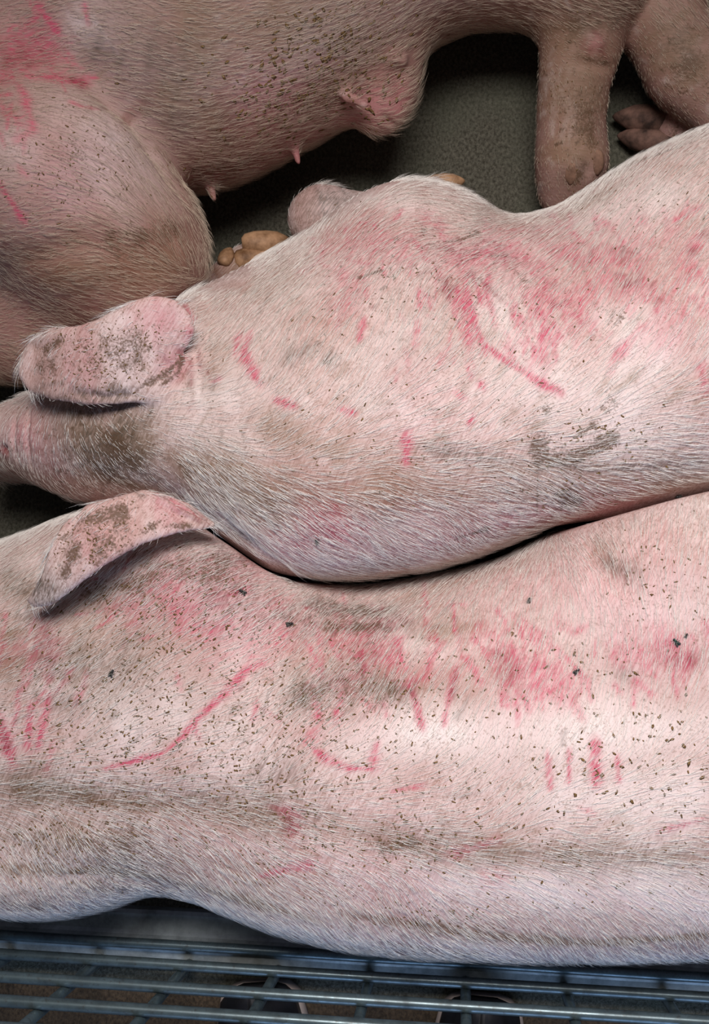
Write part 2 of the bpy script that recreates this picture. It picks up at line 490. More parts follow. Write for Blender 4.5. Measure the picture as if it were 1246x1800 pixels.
class Surface:
    """a pig's skin: verts/quads plus a way to find the skin point behind a picture point"""
    def __init__(s, P, Q):
        s.P, s.Q = P, Q; s.refresh()
        s.A = np.zeros((len(P), 8), np.float32)
    def tree(s):
        if s.bvh is None: s.bvh = BVHTree.FromPolygons([tuple(v) for v in s.P.tolist()], s.Q.tolist())
        return s.bvh
    def at(s, px, py):
        d = ray(px, py).normalized(); h = s.tree().ray_cast(CAMLOC, d)
        return (h[0], h[1]) if h[0] is not None else (None, None)
    def line(s, pts, step=14):
        out = []
        for (a, b) in zip(pts[:-1], pts[1:]):
            n = max(1, int(math.hypot(b[0]-a[0], b[1]-a[1])//step))
            for i in range(n): out.append((a[0]+(b[0]-a[0])*i/n, a[1]+(b[1]-a[1])*i/n))
        out.append(pts[-1])
        r = [s.at(*p)[0] for p in out]
        return np.array([tuple(p) for p in r if p is not None])
    def dist(s, L, rad):
        lo = L.min(0)-rad; hi = L.max(0)+rad
        i0, i1 = np.searchsorted(s.xs, (lo[0], hi[0]))
        m = s.order[i0:i1]; p = s.P[m]
        m = m[((p[:,1:] > lo[1:]) & (p[:,1:] < hi[1:])).all(1)]
        if len(m) == 0: return m, None
        p = s.P[m]; d = np.full(len(m), 1e9); t_at = np.zeros(len(m))
        if len(L) == 1: return m, np.linalg.norm(p-L[0], axis=1), t_at
        for i in range(len(L)-1):
            a, b = L[i], L[i+1]; e = b-a; q = float(e@e)+1e-12
            t = np.clip(((p-a)@e)/q, 0, 1)
            dd = ((p - a - t[:,None]*e)**2).sum(1)
            c = dd < d; d = np.where(c, dd, d); t_at = np.where(c, (i+t)/(len(L)-1), t_at)
        return m, np.sqrt(d), t_at
    def paint(s, ch, val, wpx, pts, taper=False):
        L = s.line(pts)
        if len(L) == 0: return
        w = wpx*.00052
        r = s.dist(L, w*2.4)
        if r[1] is None: return
        m, d, t = r
        if ch in (GRY, BRN, TAN): val *= 1.25
        if ch in (RED, MAR) and wpx <= 14 and len(pts) > 1: val *= 1.35; w *= .9
        f1, f2, q1, q2 = RNG.uniform(3, 9), RNG.uniform(11, 23), RNG.uniform(0, 6.3), RNG.uniform(0, 6.3)
        ww = w*(1 + .28*np.sin(f1*t+q1) + .18*np.sin(f2*t+q2))
        v = val*np.exp(-(d/ww)**2)*(1 + .14*np.sin(f2*t*.7+q1))
        if len(L) > 2: v = v*np.clip(np.minimum(t, 1-t)*5 + .55, 0, 1)
        v[np.abs(v) < .02] = 0
        s.A[m, ch] = np.maximum(s.A[m, ch], v) if val > 0 else np.maximum(0, s.A[m, ch]+v)
    def streaks(s, ch, val, cx, cy, sx, sy, n, ln, ang, spread, w):
        """a scatter of fine scratches"""
        for _ in range(n):
            x, y = RNG.normal(cx, sx), RNG.normal(cy, sy); a = math.radians(RNG.normal(ang, spread)); l = ln*RNG.uniform(.4, 1.2)/2
            dx, dy = math.cos(a)*l, -math.sin(a)*l; k = RNG.normal(0, .12)*l
            s.paint(ch, val*RNG.uniform(.5, 1.1), w*RNG.uniform(.6, 1.4), [(x-dx, y-dy), (x+dy*k/l, y-dx*k/l), (x+dx, y+dy)])
    def groove(s, depth, wpx, pts):
        """press the skin in (depth > 0) or swell it out along a line of picture points"""
        L = s.line(pts)
        if len(L) == 0: return
        w = wpx*.00052
        r = s.dist(L, w*2.4)
        if r[1] is None: return
        m, d, t = r
        s.P[m] -= s.N[m]*(depth*np.exp(-(d/w)**2)*np.sin(np.pi*np.clip(t*.9+.05,0,1))**.5 if len(L) > 1 else depth*np.exp(-(d/w)**2))[:,None]
    def refresh(s):
        s.N = normals(s.P, s.Q); s.bvh = None
        s.order = np.argsort(s.P[:,0]); s.xs = s.P[s.order, 0]
    def build(s, name, mat, parent):
        o = mesh_obj(name, s.P, s.Q, mat, parent)
        s.A[:, (BRN, GRY, TAN)] = np.minimum(s.A[:, (BRN, GRY, TAN)], (.92, .95, 1.0))
        for nm, sl in (('marks_a', slice(0,4)), ('marks_b', slice(4,8))):
            a = o.data.attributes.new(nm, 'FLOAT_COLOR', 'POINT')
            a.data.foreach_set('color', np.ascontiguousarray(s.A[:, sl]).ravel())
        return o
RED, MAR, BRN, GRY, TAN, PNK, PAL, SPK = range(8)

def grow_hair(surf, parent, mat, count, flow, length, rad, lift=.22, others=(), bald=(), bbox=(-120,-120,1370,1930), density=None, name='hair'):
    Q, P, N = surf.Q, surf.P, surf.N
    c = P[Q].mean(1); pc = project(c)
    fnm = N[Q].mean(1)
    vd = np.array(CAMLOC)-c; vd /= np.linalg.norm(vd, axis=1, keepdims=True)
    ok = (pc[:,0] > bbox[0]) & (pc[:,0] < bbox[2]) & (pc[:,1] > bbox[1]) & (pc[:,1] < bbox[3]) & ((fnm*vd).sum(1) > -.25) & (c[:,2] > .02)
    ids = np.nonzero(ok)[0]
    wgt = np.ones(len(ids))
    for (poly, k, _l) in bald:
        q_ = pc[ids].astype(np.float32)
        wgt[(poly_sdf(q_[:,0], q_[:,1], poly) < 0)] *= k
    if density is not None: wgt = density(pc[ids], c[ids])
    pick = RNG.choice(ids, count, p=wgt/wgt.sum())
    u = RNG.random((count,1)); w = RNG.random((count,1))
    q = P[Q[pick]]
    root = (q[:,0]*(1-u)+q[:,1]*u)*(1-w) + (q[:,3]*(1-u)+q[:,2]*u)*w
    nr = fnm[pick]; nr = nr/np.linalg.norm(nr, axis=1, keepdims=True)
    pr = project(root)
    fl = np.array(flow, float)
    D2 = ((pr[:,None,:]-fl[None,:,:2])**2).sum(2)+400
    Wt = 1/D2**1.6
    an = np.radians(fl[:,2])
    vx = (Wt*np.cos(an)).sum(1); vy = (Wt*np.sin(an)).sum(1)
    a = np.arctan2(vy, vx) + RNG.normal(0, .115, count)
    d = np.stack([np.cos(a), np.sin(a), np.zeros(count)], 1)
    d = d - nr*(d*nr).sum(1, keepdims=True); d /= np.linalg.norm(d, axis=1, keepdims=True)+1e-9
    side = np.cross(nr, d)
    ln = length*(RNG.random(count)*.8+.5)[:,None]
    for (poly, _k, l_) in bald:
        q_ = pr.astype(np.float32)
        ln[poly_sdf(q_[:,0], q_[:,1], poly) < 0] *= l_
    lf = lift*(RNG.random(count)*.8+.5)[:,None]
    bend = RNG.normal(0, .12, count)[:,None]
    rr = (rad*(RNG.random(count)*.5+.75))[:,None]
    p0 = root - nr*.0006
    p1 = root + d*ln*.5 + nr*ln*lf*.55 + side*ln*bend*.25
    p2 = root + d*ln + nr*ln*lf*.7 + side*ln*bend
    keep = np.ones(count, bool)                # no bristle pokes into the neighbour
    for (fv, flo) in others:
        for pt in (p1, p2):
            g = np.round((pt-flo)/(HC/2)).astype(int)
            ins = ((g >= 0) & (g < np.array(fv.shape))).all(1)
            g = np.where(ins[:,None], g, 0)
            keep &= ~(ins & (fv[g[:,0],g[:,1],g[:,2]] < .006))
    p0, p1, p2, rr, side, nr = (q_[keep] for q_ in (p0, p1, p2, rr, side, nr)); count = int(keep.sum())
    V = np.empty((count, 7, 3))
    for k in range(3):
        w_ = 2*math.pi*k/3
        o_ = side*math.cos(w_) + nr*math.sin(w_)
        V[:,k] = p0 + o_*rr; V[:,3+k] = p1 + o_*rr*.8
    V[:,6] = p2
    base = (np.arange(count)*7)[:,None]
    tri = []
    for k in range(3):
        k2 = (k+1)%3
        tri += [(k, k2, 3+k2), (k, 3+k2, 3+k), (3+k, 3+k2, 6)]
    T = np.concatenate([base + np.array(t)[None,:] for t in tri])
    o = mesh_obj(name, V.reshape(-1,3), T, mat, parent)
    o['kind'] = 'stuff'
    return o

def scatter_flecks(surf, parent, spots, name='dirt_flecks'):
    """little crumbs of dried muck; spots rows: px, py, spread px, how many, size px"""
    V, T = [], []; n0 = 0
    ico = [(0,0,1)] + [(math.cos(k*math.pi/2.5)*.9, math.sin(k*math.pi/2.5)*.9, .25) for k in range(5)] + [(0,0,-.5)]
    fc = [(0,1+k,1+(k+1)%5) for k in range(5)] + [(6,1+(k+1)%5,1+k) for k in range(5)]
    for (cx, cy, spx, spy, n, sz) in spots:
        for _ in range(n):
            p, nm = surf.at(random.gauss(cx, spx), random.gauss(cy, spy))
            if p is None: continue
            a = nm.orthogonal().normalized(); b = nm.cross(a)
            th = random.random()*6.28; a, b = a*math.cos(th)+b*math.sin(th), b*math.cos(th)-a*math.sin(th)
            s = sz*.00052*random.uniform(.3, 1.0)*.36; el = random.uniform(1.3, 3.0)
            for (x, y, z) in ico:
                V.append(p + a*(x*s*el*random.uniform(.8,1.2)) + b*(y*s*random.uniform(.8,1.2)) + nm*(z*s*.35))
            T += [tuple(n0+i for i in t) for t in fc]; n0 += 7
    o = mesh_obj(name, [tuple(v) for v in V], np.array(T, dtype=np.int32), MUCK, parent, smooth=False)
    o['kind'] = 'stuff'
    return o

def claw(parent, base, tip, width, height, mat, name='hoof', curve=.1):
    """one toe of a trotter: blunt cone with rounded wall, from base to tip"""
    base = Vector(base); tip = Vector(tip); d = tip-base; L = d.length; d.normalize()
    up = Vector((0,0,1)); up = (up - d*up.dot(d)).normalized(); sd = d.cross(up)
    V=[]; Fc=[]; n=14
    prof = [(-.08,.55,.6),(0,.85,.85),(.2,1.0,1.0),(.45,1.0,.95),(.7,.85,.75),(.86,.5,.5),(.96,.24,.26),(1,.05,.05)]
    for (s, w, h) in prof:
        c = base + d*(L*s) - up*(height*curve*s)
        for j in range(n):
            a = 2*math.pi*j/n
            V.append(c + sd*(math.cos(a)*width*.5*w) + up*(math.sin(a)*height*.5*h))
    for i in range(len(prof)-1):
        for j in range(n): Fc.append((i*n+j, i*n+(j+1)%n, (i+1)*n+(j+1)%n, (i+1)*n+j))
    Fc.append(tuple(range(n))[::-1]); Fc.append(tuple(range((len(prof)-1)*n, len(prof)*n)))
    return mesh_obj(name, V, [f_[::-1] for f_ in Fc], mat, parent)

HC = .0052                                   # coarse cell; the skin is meshed at half of it
def snap(v): return np.round(np.array(v)/HC)*HC
def carve(V, lo, V2, lo2, gap):
    """press one soft body in where another lies against it"""
    h = HC/2; o = np.round((np.array(lo)-np.array(lo2))/h).astype(int)
    a0 = np.maximum(0, -o); a1 = np.minimum(V.shape, np.array(V2.shape)-o)
    if (a1 <= a0).any(): return V
    sa = tuple(slice(a0[i], a1[i]) for i in range(3)); sb = tuple(slice(a0[i]+o[i], a1[i]+o[i]) for i in range(3))
    V[sa] = smax(V[sa], gap - V2[sb], .006)
    return V

# ------------------------------------------------------------------ middle pig
def ear_field(X, Y, Z, poly_px, zfun, thick):
    """curved leaf: outline given by picture points at the leaf's own height"""
    pts = []
    for (px, py) in poly_px:
        z = .3
        for _ in range(4):
            p = U(px, py, z); z = float(zfun(np.float32(p.x), np.float32(p.y)))
        pts.append((p.x, p.y))
    d2 = poly_sdf(X, Y, pts)
    return smax(d2, np.abs(Z - zfun(X, Y)) - thick/2, .006)

def pig_middle():
    st = [ # px, top, bottom, silhouette z, height, skew
        (-40, 738, 826, .13, .185, 0), (-25, 722, 836, .13, .195, 0), (10, 712, 838, .13, .20, 0), (60, 700, 846, .13, .215, 0),
        (130, 668, 860, .13, .245, -.05), (200, 628, 880, .13, .275, -.1), (280, 575, 890, .13, .295, -.15),
        (350, 525, 908, .13, .305, -.2), (430, 476, 962, .14, .315, -.25), (510, 428, 1008, .15, .325, -.28),
        (600, 390, 1018, .15, .335, -.3), (720, 342, 1010, .15, .335, -.3), (800, 352, 992, .15, .33, -.3),
        (900, 378, 956, .15, .325, -.3), (960, 372, 934, .15, .325, -.3), (1100, 326, 914, .15, .335, -.25), (1246, 262, 880, .15, .345, -.2),
        (1420, 200, 850, .15, .345, -.1), (1600, 240, 835, .15, .32, 0), (1740, 330, 800, .15, .26, 0), (1800, 450, 700, .15, .16, 0)]
    lo = snap((-.58, -.06, -.012)); hi = np.array((.62, .62, .42))
    (X, Y, Z), ax = grid(lo, hi, HC)
    d = trunk(X, Y, Z, st)
    # cheek and jowl, shoulder mass, hip
    d = smin(d, ellipsoid(X, Y, Z, U(585, 915, .17), (.075, .045, .07)), .04)
    d = smin(d, ellipsoid(X, Y, Z, U(705, 440, .17), (.08, .055, .10), .2), .04)
    d = smin(d, ellipsoid(X, Y, Z, U(1230, 400, .2), (.13, .08, .10), .3), .05)
    d = smin(d, ellipsoid(X, Y, Z, U(150, 800, .17), (.06, .04, .05), -.2), .04)
    # folded foreleg showing beyond the shoulder, knee to the left
    k1 = chain(X, Y, Z, [(U(720, 400, .085), .036), (U(565, 380, .085), .031), (U(556, 386, .085), .031)], .02)
    k2 = chain(X, Y, Z, [(U(370, 515, .04), .024), (U(428, 455, .032), .018)], .02)
    k3 = chain(X, Y, Z, [(U(700, 380, .04), .028), (U(765, 330, .03), .014)], .02)
    d = smin(d, k1, .012); d = smin(d, k2, .012); d = smin(d, k3, .012)
    d = np.maximum(d, -Z+.001)
    V = upsample(d); h = HC/2
    # ears on the fine grid
    axf = [lo[i] + h*np.arange(V.shape[i], dtype=np.float32) for i in range(3)]
    def blend(poly, zfun, thick, k, zr):
        xs = []; ys = []
        for p in poly:
            q = U(p[0], p[1], .28); xs.append(q.x); ys.append(q.y)
        i0, i1 = np.searchsorted(axf[0], (min(xs)-.03, max(xs)+.03)); j0, j1 = np.searchsorted(axf[1], (min(ys)-.03, max(ys)+.03))
        k0, k1_ = np.searchsorted(axf[2], zr)
        x, y, z = np.meshgrid(axf[0][i0:i1], axf[1][j0:j1], axf[2][k0:k1_], indexing='ij')
        e = ear_field(x, y, z, poly, zfun, thick)
        V[i0:i1, j0:j1, k0:k1_] = smin(V[i0:i1, j0:j1, k0:k1_], e, k)
    far = [(352,668),(322,622),(338,590),(337,552),(312,526),(270,517),(225,530),(170,561),(130,574),(88,574),(52,596),(34,630),(31,662),(52,692),(92,705),(150,714),(210,712),(270,708),(340,706)]
    a = U(330, 650, .30); b = U(60, 645, .30)
    axd = (b-a); La = axd.length; axd.normalize(); pd = Vector((-axd.y, axd.x, 0))
    def zfar(x, y):
        s = ((x-a.x)*axd.x + (y-a.y)*axd.y)/La; q = ((x-a.x)*pd.x + (y-a.y)*pd.y)/.06
        return .303 + .028*np.sin(np.clip(s,0,1)*2.6) - .02*np.clip(s,0,2)**2 - .012*q*q - .010*q + .022*np.clip(-q, 0, 1.4)*np.clip(1.1-1.6*s, 0, 1)
    blend(far, zfar, .009, .008, (.2, .40))
    near = [(385,921),(335,884),(292,868),(252,859),(212,870),(152,886),(112,919),(86,962),(74,1010),(46,1056),(60,1071),(96,1064),(132,1035),(190,992),(250,958),(320,937),(375,930)]
    a2 = U(372, 915, .30); b2 = U(62, 1060, .27)
    ax2 = (b2-a2); L2 = ax2.length; ax2.normalize(); pd2 = Vector((-ax2.y, ax2.x, 0))
    def znear(x, y):
        s = ((x-a2.x)*ax2.x + (y-a2.y)*ax2.y)/L2; q = ((x-a2.x)*pd2.x + (y-a2.y)*pd2.y + .02*np.sin(np.clip(s,0,1)*3.14))/.05
        return .285 + .05*np.sin(np.clip(s,0,1)*2.9) - .0*s - .014*q*q
    blend(near, znear, .010, .012, (.15, .40))
    P, Q = surface_nets(V, lo, h)
    P = laplace(P, Q, 5)
    S = Surface(P, Q); S.field = (V, lo)
    return S

# ------------------------------------------------------------------ bottom pig
def pig_bottom(other):
    st = [(-420, 1170, 1330, .12, .16, 0), (-400, 1150, 1360, .12, .19, 0), (-300, 1110, 1400, .12, .22, 0), (-160, 1040, 1470, .13, .25, 0), (-60, 985, 1560, .14, .27, .0),
          (0, 958, 1578, .14, .28, 0), (110, 925, 1592, .14, .285, 0), (200, 915, 1580, .14, .285, 0), (280, 915, 1562, .14, .285, 0), (350, 925, 1574, .14, .285, 0),
          (450, 960, 1612, .14, .285, 0), (520, 1000, 1636, .14, .285, 0), (640, 1030, 1662, .14, .285, 0), (760, 1014, 1672, .14, .29, 0), (870, 994, 1675, .14, .295, 0),
          (960, 978, 1675, .14, .30, 0), (1060, 954, 1674, .14, .305, 0), (1150, 915, 1670, .14, .31, 0), (1246, 885, 1663, .14, .315, 0), (1420, 865, 1650, .14, .31, 0),
          (1600, 900, 1640, .14, .28, 0), (1740, 1000, 1560, .14, .22, 0), (1800, 1120, 1460, .14, .14, 0)]
    lo = snap((-.84, -.42, -.012)); hi = np.array((.62, .18, .37))
    (X, Y, Z), ax = grid(lo, hi, HC)
    d = trunk(X, Y, Z, st, 2.3)
    d = smin(d, ellipsoid(X, Y, Z, U(330, 1010, .19), (.10, .05, .085), -.35), .05)
    d = smin(d, ellipsoid(X, Y, Z, U(90, 1500, .16), (.09, .045, .09), .1), .04)
    d = smin(d, ellipsoid(X, Y, Z, U(1200, 1020, .2), (.14, .09, .10), .25), .06)
    d = np.maximum(d, -Z+.001)
    V = upsample(d); h = HC/2
    V = carve(V, lo, *other.field, .0042)
    P, Q = surface_nets(V, lo, h); P = laplace(P, Q, 4)
    S = Surface(P, Q); S.field = (V, lo)
    return S

# ------------------------------------------------------------------ top pig
def pig_top(other):
    lo = snap((-.86, .28, -.012)); hi = np.array((.55, 1.12, .42))
    (X, Y, Z), ax = grid(lo, hi, HC)
    d = chain(X, Y, Z, [(U(-160,60,.17), .15), (U(40,60,.17), .165), (U(310,28,.17), .174), (U(475,-68,.17), .174), (U(560,-185,.17), .170), (U(800,-240,.17), .155), (U(1000,-200,.16), .13)], .06)
    # shoulder and legs at the right
    sh = chain(X, Y, Z, [(U(905,-105,.15), .066), (U(1030,-60,.14), .070)], .04)
    legA = chain(X, Y, Z, [(U(1030,-40,.13), .066), (U(1022,75,.11), .039), (U(1008,150,.095), .0315), (U(1003,215,.078), .0305), (U(1005,285,.062), .0345), (U(992,340,.04), .03)], .03)
    legB = chain(X, Y, Z, [(U(1120,-120,.12), .055), (U(1160,30,.10), .043), (U(1205,120,.09), .040), (U(1330,260,.06), .034)], .03)
    legC = chain(X, Y, Z, [(U(1290,270,.03), .026), (U(1185,225,.03), .022)], .02)
    d = smin(d, sh, .05); d = smin(d, legA, .03); d = smin(d, legB, .008); d = smin(d, legC, .01)
    # big folded upper leg at the left
    th = chain(X, Y, Z, [(U(10,180,.22), .115), (U(110,330,.22), .100), (U(200,430,.19), .078), (U(215,455,.18), .072)], .05)
    lw = chain(X, Y, Z, [(U(230,450,.16), .07), (U(60,560,.12), .06), (U(-120,600,.10), .055)], .05)
    d = smin(d, smin(th, lw, .05), .018)
    # skin fold and teats along the belly
    d = smin(d, ellipsoid(X, Y, Z, U(686,176,.14), (.026,.04,.035), -.5), .045)
    for (px, py, qx, qy, z) in ((360,305,378,352,.15), (505,225,526,288,.15), (610,170,646,186,.20), (680,100,711,107,.20)):
        d = smin(d, capsule(X, Y, Z, U(px,py,z), U(qx,qy,z-.01), .007, .0046), .008)
    d = np.maximum(d, -Z+.001)
    V = upsample(d); h = HC/2
    V = carve(V, lo, *other.field, .0042)
    P, Q = surface_nets(V, lo, h); P = laplace(P, Q, 4)
    S = Surface(P, Q); S.field = (V, lo)
    return S

S2 = pig_middle(); S3 = pig_bottom(S2); S1 = pig_top(S2)

# ------------------------------------------------------------------ marks and some painted shade on the skin (channel, strength, half-width in picture px, path)
def marks(S, rows):
    for r in rows:
        S.paint(r[0], r[1], r[2], r[3], len(r) > 4)
# folds first, so the marks follow them
for r in ((.0025,5,[(346,618),(352,650),(350,700)]), (.002,4,[(334,625),(338,660),(335,690)]), (.003,6,[(310,610),(326,632),(318,660),(290,685)]),
          (.002,5,[(296,612),(310,632),(300,655),(262,676)]), (.002,5,[(280,625),(292,640),(270,664)]), (.004,9,[(130,690),(180,700),(240,694)]),
          (-.004,14,[(320,530),(336,560),(328,600)]), (-.003,12,[(120,582),(60,600),(38,650)]),
          (.003,5,[(290,872),(330,895),(368,916)]), (.003,5,[(275,882),(310,905),(360,924)]), (-.003,8,[(262,872),(300,890),(352,918)]), (.002,5,[(300,878),(345,900)]),
          (.004,12,[(150,880),(120,930),(98,990)]), (.006,10,[(8,790)]), (.003,6,[(28,735),(22,770),(30,810)]), (.003,6,[(52,720),(46,770),(54,820)]),
          (.006,16,[(375,900),(440,955),(500,1000)]), (.004,30,[(940,760),(945,830),(950,900)]), (-.003,40,[(600,900),(720,870)]), (.003,30,[(880,420),(950,480)])):
    S2.groove(*r)
S2.refresh()
for r in ((.002,40,[(0,1385),(200,1402),(400,1415),(560,1450),(800,1490)]), (-.004,40,[(60,1480),(250,1490)]), (.004,14,[(440,950),(490,990),(510,1020)]),
          (.005,40,[(520,1040),(600,1060),(720,1060)]), (.004,20,[(1040,960),(1060,1010),(1110,1040)]), (-.003,30,[(1150,1010),(1240,980)]), (.0015,20,[(0,1535),(200,1535),(400,1585)])):
    S3.groove(*r)
S3.refresh()
for r in ((.008,16,[(160,160),(235,215),(295,310),(325,350)]), (.004,20,[(700,200),(690,160),(700,130)]), (.004,10,[(1030,285),(1032,310)]),
          (-.004,18,[(1050,75)]), (.004,12,[(1010,110),(1075,120)]), (-.006,30,[(300,420),(330,470)]), (.005,30,[(0,470),(140,430),(240,440)]), (.004,9,[(672,205),(690,222)])):
    S1.groove(*r)
S1.refresh()
marks(S2, [
 (PNK,.40,120,[(820,470),(1040,460),(1240,470)]), (PNK,.3,90,[(600,430),(720,430)]), (PNK,.3,60,[(560,940),(640,960)]), (PNK,.25,90,[(700,620),(760,760)]),
 (RED,.72,52,[(760,450),(900,450),(1000,460),(1100,450)]), (RED,.68,45,[(900,520),(1050,500),(1180,520),(1240,540)]), (RED,.42,28,[(850,410),(1000,400)]),
 (RED,.7,20,[(960,430),(1060,440)]), (RED,.7,18,[(1100,450),(1120,490)]), (RED,.7,22,[(940,500),(930,560)]), (RED,.55,30,[(1010,530),(1060,520)]),
 (RED,1.15,8,[(818,505),(832,570),(852,608),(900,642),(950,672),(985,690)]), (RED,.95,11,[(812,520),(822,560),(828,612)]), (RED,.9,8,[(836,585),(856,625)]),
 (RED,.95,13,[(900,545),(925,590),(945,632)]), (RED,.85,10,[(880,560),(893,600),(897,635)]), (RED,.9,11,[(960,545),(950,600),(957,640)]), (RED,.8,8,[(862,455),(855,520),(875,580)]),
 (RED,1.1,13,[(850,440)]), (MAR,.75,14,[(783,495),(790,520)]), (MAR,.55,10,[(760,432),(800,442)]), (MAR,.6,8,[(840,490),(885,530)]), (MAR,.55,14,[(1090,450),(1120,440)]),
 (MAR,.6,14,[(1090,505),(1118,490)]), (MAR,1,9,[(1216,444)]), (MAR,.9,10,[(1240,412)]), (RED,.7,14,[(1216,444),(1232,412)]), (RED,.6,16,[(1120,395),(1130,385)]),
 (RED,.65,8,[(1180,390),(1235,362)]), (RED,.7,11,[(1135,568),(1095,612),(1072,640)]), (RED,.6,10,[(1220,470),(1205,560)]), (RED,.6,10,[(1232,640),(1242,690)]), (RED,.5,25,[(1200,520),(1240,560)]),
 (RED,.8,6,[(640,558),(630,602)]), (RED,.55,8,[(735,560),(728,610)]), (RED,.5,7,[(790,610),(770,640)]), (RED,.5,14,[(600,470),(615,530)]), (RED,.45,10,[(560,460),(530,480)]),
 (RED,1.0,10,[(440,585),(428,620),(442,650),(456,675)]), (RED,.7,8,[(420,590),(412,625)]), (RED,.95,8,[(482,702),(518,714)]), (RED,.8,7,[(598,719),(622,726)]), (RED,.9,4,[(375,672),(385,666)]),
 (RED,.9,4,[(635,390),(660,397)]), (RED,.7,6,[(692,390),(706,370)]), (RED,.7,5,[(648,414),(662,442)]), (RED,.6,20,[(750,385),(770,395)]), (RED,1.0,10,[(716,765),(713,820)]),
 (RED,.9,7,[(846,676),(850,684)]), (RED,.8,6,[(832,732),(824,745)]), (RED,.6,6,[(800,690),(815,700)]), (RED,.5,30,[(590,560),(640,480)]),
 (RED,.7,40,[(510,965),(560,930),(620,935)]), (MAR,.55,30,[(530,955),(600,935)]), (MAR,.5,8,[(640,910),(630,960)]),
 (MAR,.95,8,[(652,466)]), (MAR,.95,9,[(655,540)]), (BRN,1,3,[(687,470),(693,492)]), (BRN,.9,5,[(628,490),(675,474)]), (BRN,.85,8,[(745,405)]), (BRN,.75,5,[(750,430),(800,424),(850,408)]), (BRN,.7,9,[(838,408)]), (BRN,.8,6,[(676,505),(670,508)]),
 (BRN,.6,6,[(860,450),(900,450)]), (BRN,.5,14,[(900,470),(930,500)]),
 (BRN,1.05,16,[(950,772),(946,820)]), (BRN,.9,13,[(955,815),(1010,806),(1050,790)]), (BRN,.85,15,[(1040,775),(1090,768)]), (BRN,.75,10,[(1015,765),(1050,745)]), (BRN,1.0,22,[(985,860),(1010,892)]),
 (BRN,.6,5,[(946,760),(944,910)]), (BRN,.7,12,[(800,948),(870,925)]), (BRN,.7,9,[(960,722)]), (BRN,.55,18,[(1080,695),(1060,730)]), (BRN,.5,25,[(1100,560),(1060,545)]),
 (GRY,.68,16,[(735,785),(830,800),(910,812)]), (GRY,.62,13,[(1000,825),(1120,822),(1246,812)]), (GRY,1.05,14,[(582,632)]), (GRY,.65,18,[(545,612),(500,632)]), (BRN,.5,14,[(560,603)]),
 (TAN,.85,55,[(290,800),(450,865),(620,880)]), (TAN,.7,50,[(600,860),(900,870),(1240,845)]), (TAN,.5,26,[(700,835),(1240,815)]), (TAN,.55,35,[(455,735),(520,775),(620,800)]), (TAN,1.2,75,[(220,780),(150,830)]),
 (TAN,.35,70,[(420,520),(520,470)]), (TAN,.4,35,[(390,600),(370,690)]), (BRN,.62,14,[(960,368),(1100,292),(1240,240)]), (TAN,.55,30,[(980,385),(1090,325)]), (TAN,.35,30,[(900,395),(1000,425)]), (TAN,.3,80,[(760,570),(680,650)]),
 (TAN,.6,26,[(650,995),(760,975),(880,935),(1100,905),(1230,880)]), (TAN,.45,45,[(700,950),(850,900)]),  # lower flank: tan skin, with shade below the spine put into the colour
 (GRY,.75,40,[(200,790),(180,830)]), (GRY,.7,26,[(225,735),(190,725)]), (PNK,.55,50,[(20,770),(60,760)]), (MAR,.5,30,[(60,830),(110,830)]), (TAN,.6,40,[(80,760)]), (MAR,1.1,13,[(6,792)]), (RED,.8,16,[(12,832)]),
 (BRN,.6,10,[(330,835),(350,850)]), (BRN,.6,8,[(310,815),(345,830)]), (GRY,.6,14,[(340,890),(380,910),(440,950)]),  # grey stroke paints shade into the jowl crease
 (PNK,.6,45,[(310,560),(250,560)]), (PNK,.45,85,[(180,630),(110,640)]), (TAN,.4,70,[(180,630),(90,630)]), (RED,.65,8,[(322,535),(338,560),(328,600)]), (PNK,.7,40,[(310,640)]),
 (BRN,.75,13,[(75,622),(112,592)]), (BRN,.6,24,[(60,650),(100,640)]), (BRN,.58,40,[(180,620),(260,590)]), (BRN,.6,30,[(210,650),(250,620)]), (GRY,.95,16,[(120,690),(180,694),(230,690)]), (BRN,.85,9,[(240,684),(295,655),(320,630)]), (BRN,.75,6,[(300,615),(322,630),(312,655),(280,680)]),  # ear dirt; the grey under-edge is the ear's shadow put into the colour
 (MAR,.7,4,[(348,618),(352,650)]), (MAR,.55,5,[(334,625),(336,680)]), (MAR,.5,8,[(312,612),(326,640)]),  # crease shade painted along the ear-base folds
 (PNK,.6,45,[(330,895),(270,885)]), (PNK,.42,70,[(190,930),(140,970)]), (TAN,.45,60,[(190,930),(140,970)]), (RED,.5,5,[(300,880),(350,910)]), (BRN,.9,18,[(150,915),(230,895)]), (BRN,.8,16,[(140,950),(118,1000),(110,1020)]), (BRN,.75,10,[(280,915),(250,940)]), (BRN,.65,20,[(200,945),(160,985)]), (BRN,.7,8,[(290,925),(340,925)]),
 (GRY,1.15,24,[(60,1058),(85,1035)]), (MAR,.5,6,[(340,900),(368,918)]),
 (GRY,.8,55,[(560,365),(620,345)]), (TAN,.6,30,[(400,475)]),
 (RED,.5,60,[(620,420),(720,440)]), (TAN,.35,60,[(620,400),(740,420)]), (RED,.45,40,[(1120,560),(1200,600)]), (SPK,.8,260,[(700,520),(1000,560)]), (SPK,.5,150,[(500,800),(900,880)]), (SPK,.9,120,[(180,630),(200,930)])])
